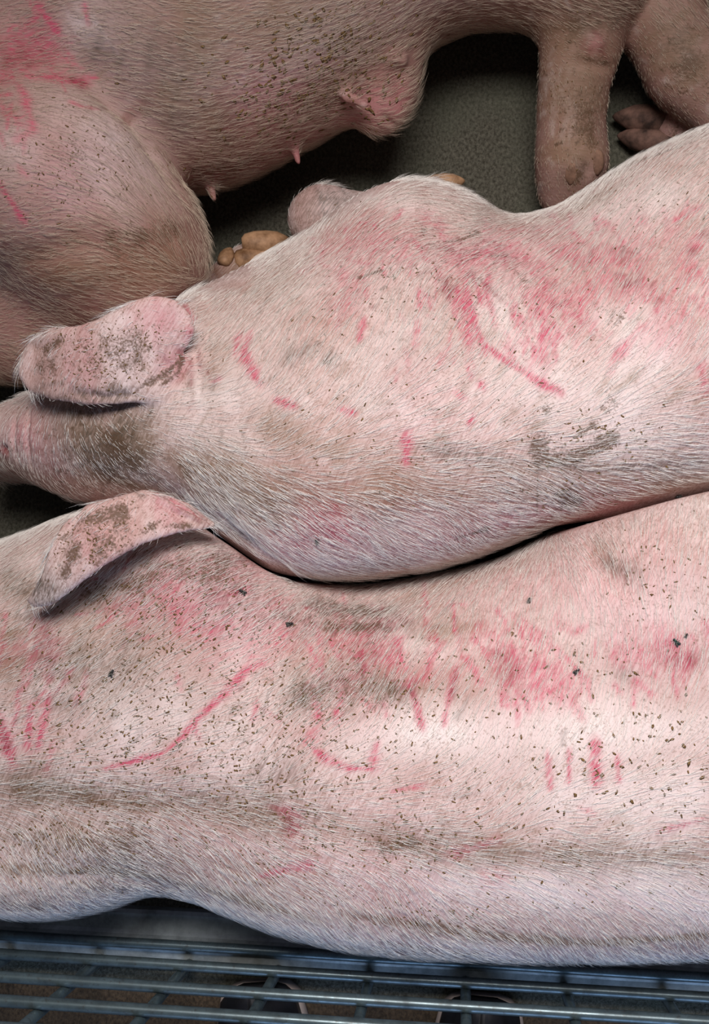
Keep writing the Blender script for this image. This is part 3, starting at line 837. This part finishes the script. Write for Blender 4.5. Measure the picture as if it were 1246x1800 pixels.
marks(S3, [
 (PNK,.42,110,[(900,1010),(1200,1060)]), (PNK,.35,100,[(300,1050),(600,1130)]), (PNK,.35,80,[(620,1180),(1000,1180)]), (PNK,.2,120,[(300,1450),(800,1560)]),
 (RED,1.15,7,[(465,1162),(432,1178),(400,1215),(350,1260),(318,1298),(285,1325),(235,1337),(185,1352)]), (RED,.7,5,[(338,1270),(352,1302)]), (RED,.5,5,[(310,1180),(318,1215)]),
 (RED,1.0,13,[(0,1260),(10,1300),(22,1345)]), (MAR,.6,10,[(2,1270),(14,1320)]), (RED,.85,8,[(55,1235),(48,1315)]), (RED,.95,8,[(87,1215),(78,1260),(66,1320)]), (RED,.7,24,[(75,1095),(92,1165)]), (MAR,.5,12,[(80,1090),(88,1190)]), (RED,.6,20,[(15,1150),(50,1130)]), (RED,.8,6,[(120,1182),(128,1175)]),
 (RED,.55,34,[(250,1025),(330,1010),(430,1000)]), (RED,.62,24,[(290,1075),(420,1045)]), (RED,1,7,[(395,1048),(440,1032)]), (RED,.8,18,[(360,1120),(412,1090)]), (RED,.6,10,[(490,990),(440,978)]), (RED,.55,28,[(190,1070),(260,1060)]), (RED,.6,8,[(350,1095),(310,1110)]), (RED,.5,20,[(440,1070),(500,1060)]),
 (RED,1.1,8,[(483,1126)]), (RED,1.1,7,[(462,1168)]), (RED,1.0,5,[(280,1085)]),
 (RED,.75,24,[(590,1130),(660,1110),(700,1090)]), (RED,.75,22,[(660,1140),(700,1170)]), (RED,1.1,5,[(694,1120),(706,1160),(715,1180)]), (RED,.7,18,[(640,1190),(590,1200)]), (RED,.85,8,[(550,1215),(560,1265)]), (RED,.8,10,[(602,1220),(590,1265)]),
 (RED,1.05,6,[(716,1195),(732,1240),(743,1285)]), (RED,.95,7,[(803,1172),(787,1235),(780,1275)]), (MAR,.6,6,[(803,1172),(790,1225)]), (RED,.7,16,[(705,1205),(765,1180)]), (RED,.6,6,[(672,1235),(682,1265)]),
 (RED,.9,7,[(533,1302),(570,1332),(610,1350),(662,1352)]), (RED,.75,9,[(664,1305),(655,1345)]), (RED,.75,5,[(452,1230),(445,1268)]), (RED,.5,14,[(560,1280),(540,1300)]),
 (RED,.8,24,[(855,1115),(890,1150),(915,1200)]), (MAR,.6,20,[(870,1140),(905,1195)]), (RED,.95,16,[(940,1160),(946,1235)]), (RED,.75,17,[(970,1165),(985,1235)]), (RED,.65,9,[(1000,1185),(1010,1255)]), (RED,.85,7,[(842,1095),(834,1130)]), (RED,.9,4,[(978,1138),(1036,1200)]), (RED,.6,6,[(882,1190),(893,1245)]),
 (RED,.65,7,[(932,1100),(946,1118)]), (RED,.65,8,[(1008,1112),(1032,1100)]), (RED,.6,6,[(790,1062),(818,1062)]),
 (RED,1.05,24,[(1165,1125),(1190,1160),(1222,1165)]), (MAR,.75,18,[(1175,1150),(1200,1165),(1225,1155)]), (RED,.65,24,[(1105,1140),(1145,1170)]), (RED,.8,6,[(1112,1192),(1148,1222)]), (RED,.7,5,[(1116,1200),(1112,1240)]), (RED,.7,5,[(1180,1180),(1192,1228)]), (GRY,.5,14,[(1098,1185)]), (RED,.6,8,[(1240,1090),(1246,1130)]),
 (RED,1.1,9,[(1045,1298),(1048,1382)]), (RED,.95,4,[(1001,1318),(1000,1378)]), (RED,.65,6,[(962,1318),(968,1392)]), (RED,.85,5,[(1085,1328),(1087,1372)]), (GRY,1.0,2.5,[(990,1285),(990,1310)]),
 (RED,.6,5,[(1155,1462),(1242,1438)]), (RED,.55,5,[(1018,1420),(1046,1432)]), (RED,.7,5,[(690,1392),(745,1380)]), (RED,.7,14,[(478,1418),(520,1432),(514,1465)]), (MAR,.5,10,[(500,1428),(516,1455)]), (RED,.6,9,[(450,1542),(560,1515)]), (RED,.65,10,[(795,1502),(872,1478)]), (RED,.45,16,[(860,1545),(880,1540)]),
 (GRY,.9,26,[(565,1062),(690,1078)]), (GRY,.65,28,[(480,1075),(560,1100)]), (GRY,.6,20,[(640,1100),(720,1100)]), (GRY,.65,28,[(520,1215),(640,1190),(720,1225)]), (GRY,.85,24,[(515,1235),(540,1215)]), (TAN,.75,28,[(640,1180),(790,1195)]), (TAN,.65,22,[(740,1115),(850,1100)]), (TAN,.7,28,[(870,1170),(900,1200)]), (TAN,.5,30,[(830,1215)]), (TAN,.5,60,[(600,1150),(500,1160)]),
 (GRY,.65,26,[(240,1000),(400,975),(490,995)]), (GRY,.55,25,[(150,1055),(260,1030)]), (GRY,.6,28,[(95,1185),(150,1150)]), (GRY,.6,20,[(90,1230),(150,1240)]), (GRY,.55,28,[(0,1000),(70,1075)]), (TAN,.65,50,[(20,1100),(10,1200)]), (GRY,.5,30,[(220,1120),(240,1170)]), (TAN,.4,80,[(150,1200),(250,1150)]),
 (GRY,.6,34,[(0,1375),(150,1392),(330,1402),(560,1442)]), (TAN,.7,32,[(0,1380),(200,1410),(560,1450)]), (GRY,.9,16,[(20,1372),(110,1388)]), (GRY,.55,26,[(430,1372),(525,1350)]), (TAN,.6,28,[(560,1440),(750,1492),(950,1500)]), (BRN,.65,18,[(660,1492),(745,1480)]), (GRY,.45,30,[(640,1470),(900,1502),(1246,1515)]), (TAN,.5,18,[(950,1500),(1246,1510)]),
 (TAN,1.0,16,[(0,1528),(200,1530),(300,1546)]), (BRN,.55,10,[(60,1530),(280,1540)]), (TAN,.8,16,[(300,1546),(420,1580),(560,1620)]), (TAN,.9,15,[(600,1605),(720,1625),(860,1645)]), (BRN,.5,10,[(700,1618),(860,1642)]), (TAN,1.2,14,[(860,1646),(1050,1658),(1246,1645)]), (MAR,.7,4,[(0,1598),(100,1604),(200,1590),(270,1570)]),
 (GRY,.6,22,[(560,1662),(850,1682)]), (GRY,.5,14,[(200,1590),(350,1595)]), (TAN,.5,50,[(100,1470),(300,1460)]), (TAN,.4,60,[(300,1500),(600,1560)]),
 (GRY,.7,18,[(1060,990),(1110,1005)]), (TAN,.55,22,[(1050,960),(1090,1010)]), (TAN,.4,30,[(700,1050),(950,980)]),
 (TAN,.5,120,[(100,1100),(330,1150)]), (GRY,.5,60,[(60,1150),(230,1180)]), (GRY,.55,50,[(350,1020),(450,1060)]), (RED,.5,45,[(420,1120),(520,1110)]), (TAN,.45,90,[(80,1480),(350,1500)]), (SPK,1.2,190,[(150,1230),(300,1300)]), (SPK,1.0,150,[(400,1350),(600,1380)]), (SPK,.75,200,[(850,1320),(1150,1330)]), (SPK,1.0,120,[(60,1480),(300,1480)]), (SPK,.9,110,[(450,1550),(700,1580)]), (SPK,.9,120,[(250,1090)]), (SPK,.7,160,[(1000,1500)])])
marks(S1, [
 (TAN,.75,110,[(300,60),(480,50),(600,-40)]), (TAN,.75,60,[(270,150),(360,190),(400,240)]), (TAN,.45,120,[(620,60)]), (TAN,.5,120,[(150,400),(50,480)]), (PNK,.5,60,[(420,320),(600,220),(700,150)]), (MAR,.42,40,[(400,330),(560,250),(640,220)]), (PNK,.6,45,[(690,180)]), (MAR,.5,14,[(700,170),(690,140)]),  # maroon on belly underside and fold: shade put into the colour
 (MAR,.38,80,[(40,520),(260,500)]), (MAR,.4,40,[(180,440),(320,420)]), (TAN,.6,60,[(320,470),(200,520)]), (PNK,.4,80,[(480,180)]), (PNK,.35,100,[(120,330)]),  # lower thigh darkened, its shade painted in with the dirt
 (RED,1.0,9,[(65,10),(90,40),(106,62)]), (RED,.85,34,[(10,90),(100,100)]), (MAR,.75,28,[(5,110),(60,85)]), (RED,.85,9,[(60,132),(158,146)]), (RED,.75,20,[(60,60),(100,90)]), (RED,.75,8,[(38,150),(60,230)]), (RED,.9,18,[(5,135)]), (RED,.85,7,[(0,325),(45,392)]), (RED,.7,6,[(148,5),(155,42)]), (MAR,.6,12,[(120,135),(150,150)]),
 (MAR,.9,9,[(384,170)]), (MAR,.6,7,[(214,165)]), (MAR,.6,12,[(10,430)]), (MAR,.55,11,[(322,402)]), (RED,.6,6,[(348,145)]), (RED,.5,10,[(398,226)]), (RED,.5,10,[(30,245),(50,235)]),
 (GRY,.7,24,[(160,80),(220,110)]), (GRY,.55,20,[(300,200),(330,230)]), (GRY,.5,30,[(400,210),(390,250)]),
 (BRN,.55,30,[(560,90),(640,60)]), (BRN,.5,60,[(480,200),(600,160)]), (BRN,.5,50,[(330,300),(440,290)]), (BRN,.5,25,[(100,280),(160,260)]),
 (TAN,.8,110,[(1000,30),(1010,160),(1010,300)]), (TAN,.8,90,[(1160,40),(1230,150)]), (BRN,.62,40,[(1020,180),(1030,240)]), (BRN,.8,22,[(1020,300),(1000,320)]), (PNK,.55,26,[(1048,75)]), (BRN,.55,12,[(1010,95),(1075,115)]), (BRN,.6,40,[(1190,70),(1220,140)]), (GRY,.6,40,[(1060,10),(1100,40)]), (BRN,.5,30,[(1010,40)]), (BRN,.7,30,[(1180,240),(1230,250)]),
 (SPK,1.1,160,[(480,180),(640,90)]), (SPK,.9,150,[(150,300),(60,350)]), (SPK,1.0,90,[(420,300)])])

marks(S2, [(PAL,.8,60,[(880,600),(960,650)]), (PAL,.9,35,[(870,530),(890,590)]), (PAL,.8,55,[(1080,590),(1180,640)]), (PAL,.8,45,[(340,700),(420,680)]), (PAL,.6,70,[(690,560),(740,640)]), (PAL,.6,70,[(850,690),(1150,690)]), (PAL,.6,50,[(620,690),(720,720)]), (PAL,.6,40,[(680,930),(760,920)]), (PAL,.5,40,[(620,345),(800,370)]),
 (PAL,.7,50,[(1000,400),(1200,330)]), (PAL,.6,30,[(190,590),(230,660)]), (PAL,.5,60,[(330,760),(420,790)])])
marks(S3, [(PAL,.9,60,[(600,1300),(900,1275),(1246,1280)]), (PAL,.8,40,[(430,1125),(400,1180)]), (PAL,.7,70,[(200,1290),(330,1230)]), (PAL,.7,60,[(950,1400),(1246,1400)]), (PAL,.6,60,[(760,1540),(1000,1560),(1246,1560)]), (PAL,.6,40,[(700,1140),(790,1150)]), (PAL,.5,50,[(1000,1090),(1230,1060)]), (PAL,.5,60,[(330,1380),(480,1470)]), (PAL,.5,50,[(1100,1200),(1060,1240)])])
marks(S1, [(PAL,.5,60,[(130,60),(170,30)]), (PAL,.6,90,[(150,200),(230,280),(150,330)]), (PAL,.5,60,[(20,270)]), (PAL,.45,60,[(560,60),(500,130)])])
for a in ((RED,.75,850,470,90,40,34,60,-65,25,5), (RED,.75,1000,500,90,50,44,60,-62,25,5), (RED,.7,930,590,50,35,20,80,-62,12,6), (RED,.65,1170,500,60,50,26,60,62,25,5), (RED,.6,630,470,60,50,18,45,-60,40,4), (RED,.6,1120,410,70,25,14,40,50,30,4),
          (MAR,.6,830,440,70,25,14,30,20,50,4), (MAR,.55,1050,480,110,40,16,30,30,50,4), (BRN,.7,700,440,80,50,16,18,30,60,3), (RED,.55,580,935,45,25,18,40,70,20,4), (RED,.5,760,600,60,60,14,40,-70,20,4), (GRY,.5,400,700,60,80,16,40,60,30,4), (TAN,.6,560,800,160,50,40,60,5,25,6), (TAN,.5,900,720,200,60,30,50,45,20,6)):
    S2.streaks(*a)
for a in ((RED,.75,630,1150,80,45,40,55,-68,22,5), (RED,.8,900,1170,40,35,24,55,-68,14,5), (RED,.75,975,1190,35,30,22,65,-72,12,5), (RED,.65,330,1050,100,40,44,50,25,25,4), (RED,.7,60,1200,35,70,18,70,72,10,5), (RED,.7,1180,1150,28,25,14,40,-55,25,5), (RED,.5,1000,1115,60,15,10,30,40,40,4), (RED,.6,1110,1160,30,30,10,35,-40,30,4), (RED,.5,430,1130,60,50,20,50,30,20,4),
          (GRY,.6,620,1080,90,25,34,45,45,15,4), (GRY,.55,300,1000,110,30,40,40,25,20,4), (GRY,.55,600,1210,90,25,34,40,60,20,4), (GRY,.5,110,1190,60,60,34,45,40,15,4), (GRY,.45,250,1400,200,20,40,70,0,12,4), (MAR,.5,640,1150,80,45,14,30,60,30,4), (TAN,.6,720,1180,100,40,40,45,60,20,5), (TAN,.5,700,1500,250,30,40,70,-8,15,5), (TAN,.6,200,1470,150,40,40,60,-50,15,5), (GRY,.5,600,1660,200,15,50,35,-62,10,4)):
    S3.streaks(*a)
for a in ((RED,.75,60,90,45,40,36,45,-15,30,4), (MAR,.6,40,100,40,30,20,40,-10,25,4), (RED,.6,30,200,25,50,12,40,-65,20,4), (TAN,.6,380,120,130,70,60,50,10,25,5), (BRN,.5,250,120,90,50,40,40,-5,20,4), (MAR,.5,500,260,110,40,24,30,30,40,5), (BRN,.6,580,150,90,70,40,14,40,60,4), (BRN,.6,1010,200,35,90,30,20,80,40,5), (BRN,.6,1200,120,40,60,24,25,-50,30,5), (PAL,.7,990,170,25,90,16,40,85,15,6), (BRN,.5,200,440,90,40,30,40,-20,30,5)):
    S1.streaks(*a)

marks(S2, [(TAN,1.0,60,[(130,770),(220,790),(250,830)]), (GRY,.7,40,[(160,760),(200,830)]), (BRN,.6,50,[(180,800)]), (MAR,.35,40,[(70,780),(60,820)]), (TAN,.6,40,[(300,820),(420,880),(500,930)]), (MAR,.3,50,[(520,880),(700,900),(900,890)]), (BRN,.5,60,[(150,640),(240,600)]), (BRN,.5,50,[(150,940),(230,910)]), (GRY,.6,12,[(60,690),(150,708),(230,704)])])  # also deepens the painted shade on lower flank and far ear's under-edge
marks(S1, [(MAR,.5,60,[(350,320),(450,300),(560,250)]), (TAN,.9,60,[(60,500),(200,480),(330,440)]), (MAR,.45,70,[(30,560),(200,530)]), (BRN,.6,40,[(180,430),(320,400)]), (MAR,.35,60,[(480,180),(600,130)]), (GRY,.5,60,[(250,100),(330,120)])])  # belly underside and lower thigh: more shade put into the colour
marks(S3, [(BRN,.5,50,[(250,1010),(420,990)]), (BRN,.55,30,[(570,1065),(690,1080)]), (BRN,.45,40,[(520,1230),(700,1225)]), (GRY,.55,18,[(300,1610),(560,1672),(850,1695)]), (TAN,.5,30,[(0,1010),(80,1060)]), (BRN,.5,40,[(0,1395),(250,1405)]), (BRN,.45,40,[(50,1480),(220,1500)])])
for a in ((BRN,.7,180,640,70,40,40,16,30,40,4), (BRN,.7,180,940,60,35,34,16,30,40,4), (BRN,.6,190,800,50,40,30,25,-40,40,4)):
    S2.streaks(*a)

marks(S2, [(TAN,1.0,70,[(130,770),(230,790)]), (TAN,.9,40,[(380,490),(430,455)]), (MAR,.4,40,[(380,490)]), (MAR,.3,45,[(620,990),(800,960),(1000,910),(1200,880)])])  # last maroon stroke paints shade along the flank's lower edge

marks(S2, [(RED,-.7,12,[(868,500),(880,560),(890,600)]), (RED,-.6,10,[(905,600),(915,640)]), (RED,-.5,16,[(870,470),(900,480)]), (RED,-.6,22,[(985,470),(1000,490)]), (RED,-.5,20,[(1050,420),(1070,410)]), (RED,-.6,24,[(1060,540),(1100,560)]), (RED,-.5,18,[(1160,460),(1180,480)]), (RED,-.5,14,[(1190,530),(1215,500)]), (RED,-.4,16,[(930,440),(945,450)]),
 (PAL,.8,30,[(870,510),(890,590)]), (PAL,.7,30,[(1040,550),(1120,560)]), (PAL,.6,50,[(560,370),(620,350)]), (BRN,.95,18,[(950,775),(946,820)]), (BRN,.8,16,[(955,815),(1090,770)]), (BRN,.9,24,[(985,860),(1010,890)])])
for a in ((RED,.8,830,540,14,40,10,70,-72,8,6), (RED,.8,900,590,20,25,8,60,-68,8,6), (RED,.8,945,600,14,30,8,70,-70,8,6), (RED,-.5,900,540,60,40,16,60,-66,10,5), (RED,-.5,1080,480,90,40,22,40,-60,30,6)):
    S2.streaks(*a)
for a in ((BRN,.75,560,160,90,70,70,10,40,60,4), (PAL,.6,520,150,90,60,40,14,40,60,5), (MAR,.5,560,200,90,50,20,12,40,60,5), (BRN,.6,130,300,80,70,40,12,40,60,4)):
    S1.streaks(*a)

marks(S2, [(GRY,.75,60,[(140,790),(210,770),(240,820)]), (GRY,.6,40,[(200,730),(120,740)]), (BRN,.7,60,[(170,830),(230,780)]), (MAR,.5,35,[(100,800),(90,840)]), (GRY,.5,50,[(350,860),(500,900)]), (MAR,.42,45,[(650,900),(800,900),(1000,890)]), (PNK,.45,60,[(700,980),(900,920),(1150,880)]), (GRY,.55,14,[(740,790),(900,812)])])  # head dirt; lower-flank strokes also carry painted shade
marks(S3, [(GRY,.55,26,[(0,1590),(120,1600),(260,1580)]), (GRY,.6,20,[(350,1600),(600,1680),(860,1695)]), (BRN,.5,26,[(600,1650),(860,1680)]), (GRY,.6,30,[(0,1000),(60,1050),(40,1100)]), (MAR,.4,20,[(60,1100),(90,1180)]), (BRN,.5,60,[(100,1480),(280,1490)]), (GRY,.55,40,[(620,1075),(700,1090)]), (TAN,.7,40,[(620,1195),(740,1205)]), (MAR,.45,30,[(610,1140),(680,1150)])])
for a in ((BRN,.75,1005,180,30,80,50,14,60,50,4), (PAL,.7,985,160,20,70,24,20,80,30,5), (BRN,.7,1200,110,40,50,40,14,-50,50,4), (PAL,.6,1180,130,40,40,20,16,-50,40,5), (MAR,.5,1040,80,18,16,8,16,0,60,5)):
    S1.streaks(*a)
for a in ((BRN,.65,250,1240,150,100,120,9,60,40,3), (BRN,.6,500,1230,120,60,80,9,60,40,3), (BRN,.6,150,1470,120,50,80,9,-55,30,3), (BRN,.55,450,1380,150,60,60,9,30,40,3)):
    S3.streaks(*a)

marks(S3, [(GRY,.8,26,[(540,1065),(620,1075),(700,1085)]), (BRN,.7,20,[(560,1100),(680,1105)]), (GRY,.6,20,[(470,1085),(520,1075)]), (GRY,.7,26,[(520,1225),(560,1200)]), (BRN,.6,26,[(510,1235),(560,1215)]), (BRN,.6,30,[(600,1205),(700,1215)]), (GRY,.5,60,[(0,1460),(150,1500),(300,1540)]), (GRY,.55,40,[(130,1560),(330,1570)]), (GRY,.5,50,[(300,990),(450,985)]), (BRN,.6,40,[(130,1050),(300,1010),(420,1000)]), (MAR,.55,14,[(400,985),(480,990)]), (MAR,.5,16,[(650,1095),(700,1100)])])
marks(S1, [(GRY,.5,60,[(1000,20),(1080,30)]), (GRY,.45,40,[(1040,160),(1045,240)]), (BRN,.7,26,[(1035,190),(1040,260)]), (GRY,.6,24,[(1000,310),(1020,300)]), (GRY,.5,50,[(1180,60),(1230,130)])])
S1.refresh()

for a in ((BRN,.7,190,800,60,50,70,16,-50,50,4), (GRY,.7,200,790,55,45,50,30,-50,40,4), (BRN,.6,90,780,40,40,30,14,80,50,4), (BRN,.75,180,640,80,40,60,10,30,60,3), (PAL,.7,190,620,80,40,40,12,30,60,4), (MAR,.5,310,645,20,30,14,40,50,20,3), (GRY,.6,170,692,50,8,24,30,10,15,4), (BRN,.8,170,940,60,40,70,10,30,60,3), (PAL,.6,200,930,60,40,30,12,30,60,4), (MAR,.5,330,905,25,12,10,40,-35,8,3)):  # ear and head dirt; grey at far ear's under-edge is painted shadow
    S2.streaks(*a)

P1 = empty('pig', (-.2, .75, 0)); tag(P1, 'dirty pink pig at the back lying on its side, teats and legs showing', 'pig', 'pigs lying in the pen')
P2 = empty('pig', (0, .25, 0)); tag(P2, 'middle pig with both ears in view and pink scratches on its flank', 'pig', 'pigs lying in the pen')
P3 = empty('pig', (0, -.12, 0)); tag(P3, 'pig nearest the wire panel, speckled with muck, head out of view', 'pig', 'pigs lying in the pen')
S1.build('body', SKIN1, P1); S2.build('body', SKIN2, P2); S3.build('body', SKIN3, P3)

# hooves
for (b, t, w, h_) in (((432,430,.045),(514,422,.036),.030,.030), ((418,458,.046),(492,446,.034),.028,.028), ((392,462,.058),(406,434,.05),.018,.016), ((752,326,.03),(818,316,.02),.024,.024)):
    claw(P2, U(*b), U(*t), w, h_, HOOFM)
for (b, t, w, h_) in (((1190,214,.034),(1076,202,.022),.036,.034), ((1180,252,.03),(1084,236,.018),.032,.030), ((1046,268,.092),(1050,308,.085),.019,.017), ((1006,280,.094),(1002,326,.084),.02,.017)):
    claw(P1, U(*b), U(*t), w, h_, HOOFD if b[0] > 1100 else DEWM)
# bristles
FLOW2 = [(900,600,62),(700,550,68),(1050,480,58),(1200,560,58),(600,640,60),(480,620,58),(420,560,48),(600,730,48),(500,760,28),(620,800,14),(450,850,-24),(360,850,-38),(850,740,40),(800,820,8),(900,850,-24),(700,880,-22),(1050,700,42),(1050,790,16),(1200,800,4),(1000,880,-48),(1180,860,-40),
         (650,960,-52),(800,950,-58),(560,980,-40),(540,920,-35),(250,760,-12),(180,800,-60),(150,840,-80),(200,740,-40),(80,760,-100),(450,480,30),(620,370,20),(760,340,-10),(880,400,40),(1000,380,30),(1150,320,40),(1240,260,30),(300,700,10),(180,620,-160),(180,930,-150),(560,370,60)]
FLOW3 = [(900,1060,80),(1100,1050,98),(1180,980,80),(1050,970,120),(600,1100,55),(420,1000,30),(250,1100,36),(100,1050,35),(150,1250,42),(40,1350,15),(150,1390,2),(350,1400,2),(300,1340,25),(500,1330,45),(700,1250,60),(900,1300,72),(1100,1250,78),(900,1400,45),(700,1440,14),(1100,1440,26),(1000,1500,-4),(1200,1500,5),(700,1490,-12),(500,1450,-15),(300,1450,-30),(100,1480,-58),(100,1540,-60),(400,1530,-52),(700,1580,-60),(1000,1570,-34),(1200,1560,-30),(1000,1640,-58),(1000,1690,-75),(1200,1640,-66),(300,1590,-50),(100,1600,-62),(600,1660,-62)]
FLOW1 = [(100,100,8),(60,40,12),(300,80,-12),(450,60,14),(200,60,-8),(350,140,8),(380,200,30),(250,190,-16),(150,280,-20),(240,300,-40),(310,400,-52),(200,400,-22),(100,500,14),(50,420,20),(260,500,-20),(480,250,44),(600,120,40),(700,60,30),(1000,40,-20),(1000,200,-88),(1200,100,-50)]
FAR_EAR = [(330,680),(310,620),(338,552),(270,517),(170,561),(52,596),(31,662),(92,705),(210,712)]
NEAR_EAR = [(372,920),(292,868),(212,870),(112,919),(74,1010),(46,1056),(96,1064),(190,992),(320,937)]
grow_hair(S2, P2, HAIR2, 36000, FLOW2, .021, .00015, .2, others=(S3.field, S1.field), bald=((FAR_EAR,.15,.5),(NEAR_EAR,.15,.5),([(0,690),(120,690),(260,700),(330,860),(130,870),(0,850)],.4,.55),([(340,430),(430,430),(430,520),(340,520)],.1,.4),([(505,330),(700,320),(600,380),(500,430)],.1,.4)))
grow_hair(S3, P3, HAIR2, 40000, FLOW3, .020, .00015, .2, others=(S2.field,))
grow_hair(S1, P1, HAIR1, 27000, FLOW1, .019, .00014, .3, others=(S2.field,), bald=tuple(([(x-14,y-14),(x+14,y-14),(x+14,y+14),(x-14,y+14)],.0,1) for (x,y) in ((378,348),(525,284),(644,186),(709,107)))+(([(930,40),(1246,40),(1246,360),(930,360)],.6,.4),))
# crumbs of muck
scatter_flecks(S3, P3, [(200,1280,150,90,693,6.4),(450,1340,150,80,504,6.4),(900,1340,200,90,200,6.5),(1130,1320,90,70,75,9),(120,1480,110,50,420,5.6),(450,1520,140,60,336,5.6),(300,1080,130,50,420,6.4),(720,1480,60,25,126,6.4),(760,1615,90,18,126,5.6),(600,1200,120,50,252,5.6),(1000,1500,200,60,189,5.6),(1170,1010,60,50,84,5.6),(900,1180,200,60,126,6.4)])
scatter_flecks(S2, P2, [(800,470,200,90,231,5.6),(1060,780,60,30,105,6.4),(600,800,180,50,126,4.8),(1080,330,110,40,189,4.8),(180,630,80,45,336,4.8),(170,950,70,40,231,4.8),(1000,880,80,30,126,5.6),(700,640,200,80,84,4.8)])
scatter_flecks(S1, P1, [(540,170,90,70,320,12),(600,90,60,50,140,13),(420,290,60,35,126,6.4),(120,300,70,60,147,5.6),(620,60,60,40,126,6.4),(1010,200,40,80,84,4.8)])
# flies
def fly(px, py, head_deg, surf, label, mat=FLYM, size=1.0):
    p, nm = surf.at(px, py)
    root = empty('fly', p); tag(root, label, 'fly', 'flies settled on the pigs')
    a = math.radians(head_deg); d = Vector((math.cos(a), math.sin(a), 0)); d = (d - nm*d.dot(nm)).normalized(); sd = nm.cross(d)
    def blob(c, r, n=8):
        V=[]; Fc=[]
        for i in range(n+1):
            th = math.pi*i/n
            for j in range(10):
                ph = 2*math.pi*j/10
                V.append((c[0]+r[0]*math.cos(th), c[1]+r[1]*math.sin(th)*math.cos(ph), c[2]+r[2]*math.sin(th)*math.sin(ph)))
        for i in range(n):
            for j in range(10): Fc.append((i*10+j, i*10+(j+1)%10, (i+1)*10+(j+1)%10, (i+1)*10+j))
        return V, Fc
    def put(name, V, Fc, m):
        W_ = [p + (d*x + sd*y + nm*z)*(.001*size) for (x,y,z) in V]
        return mesh_obj(name, W_, [f_[::-1] for f_ in Fc], m, root)
    V=[]; Fc=[]
    for c, r in (((2.6,0,1.5),(.9,1.1,.9)), ((.9,0,1.7),(1.6,1.25,1.3)), ((-1.6,0,1.4),(2.1,1.35,1.1))):
        v_, f_ = blob(c, r); Fc += [tuple(i+len(V) for i in q) for q in f_]; V += v_
    put('body', V, Fc, mat)
    for s_ in (1,-1):
        pts = [(1.0,.6*s_,2.6),(-1,1.6*s_,2.7),(-3.2,2.3*s_,2.4),(-4.3,1.8*s_,2.2),(-3.9,.7*s_,2.4),(-1.2,.3*s_,2.8)]
        V = pts + [(x,y,z-.15) for x,y,z in pts]
        Fc = [tuple(range(6)), tuple(range(11,5,-1))] + [(i, i+6, (i+1)%6+6, (i+1)%6) for i in range(6)]
        put('wing', V, Fc if s_ > 0 else [q[::-1] for q in Fc], FLYW)
    for s_ in (1,-1):
        for k, x in enumerate((1.8,.8,-.2)):
            v_, f_ = tube([(x,.8*s_,1.2),(x+.6*(1-k),2.2*s_,1.6),(x+1.2*(1-k),3.1*s_,.1)], .16, 5)
            put('leg', [tuple(q) for q in v_], f_, mat)
    return root
for a in ((197,1183,70,S3,'black fly alone on the speckled pale shoulder of the nearest pig'),
          (509,1098,20,S3,'black fly at the dark smudge behind the nearest pig\'s shoulder'),
          (425,1041,150,S3,'small black fly on the reddened skin below the drooping ear'),
          (931,1056,90,S3,'small fly on plain pink back just below the gap between pigs',FLYM,.8),
          (1014,1180,40,S3,'black fly on thin red scratches of the nearest pig\'s back',FLYM,.9),
          (1188,1128,130,S3,'greenish fly on the dark red sore at the right edge',FLYG,1.0),
          (1206,1117,60,S3,'tiny dark fly just right of the greenish fly',FLYM,.6),
          (557,951,100,S2,'black fly on the red jowl patch of the middle pig',FLYM,.9),
          (1192,871,150,S2,'black fly on the middle pig\'s lower flank near right edge',FLYM,.95)):
    fly(*a)
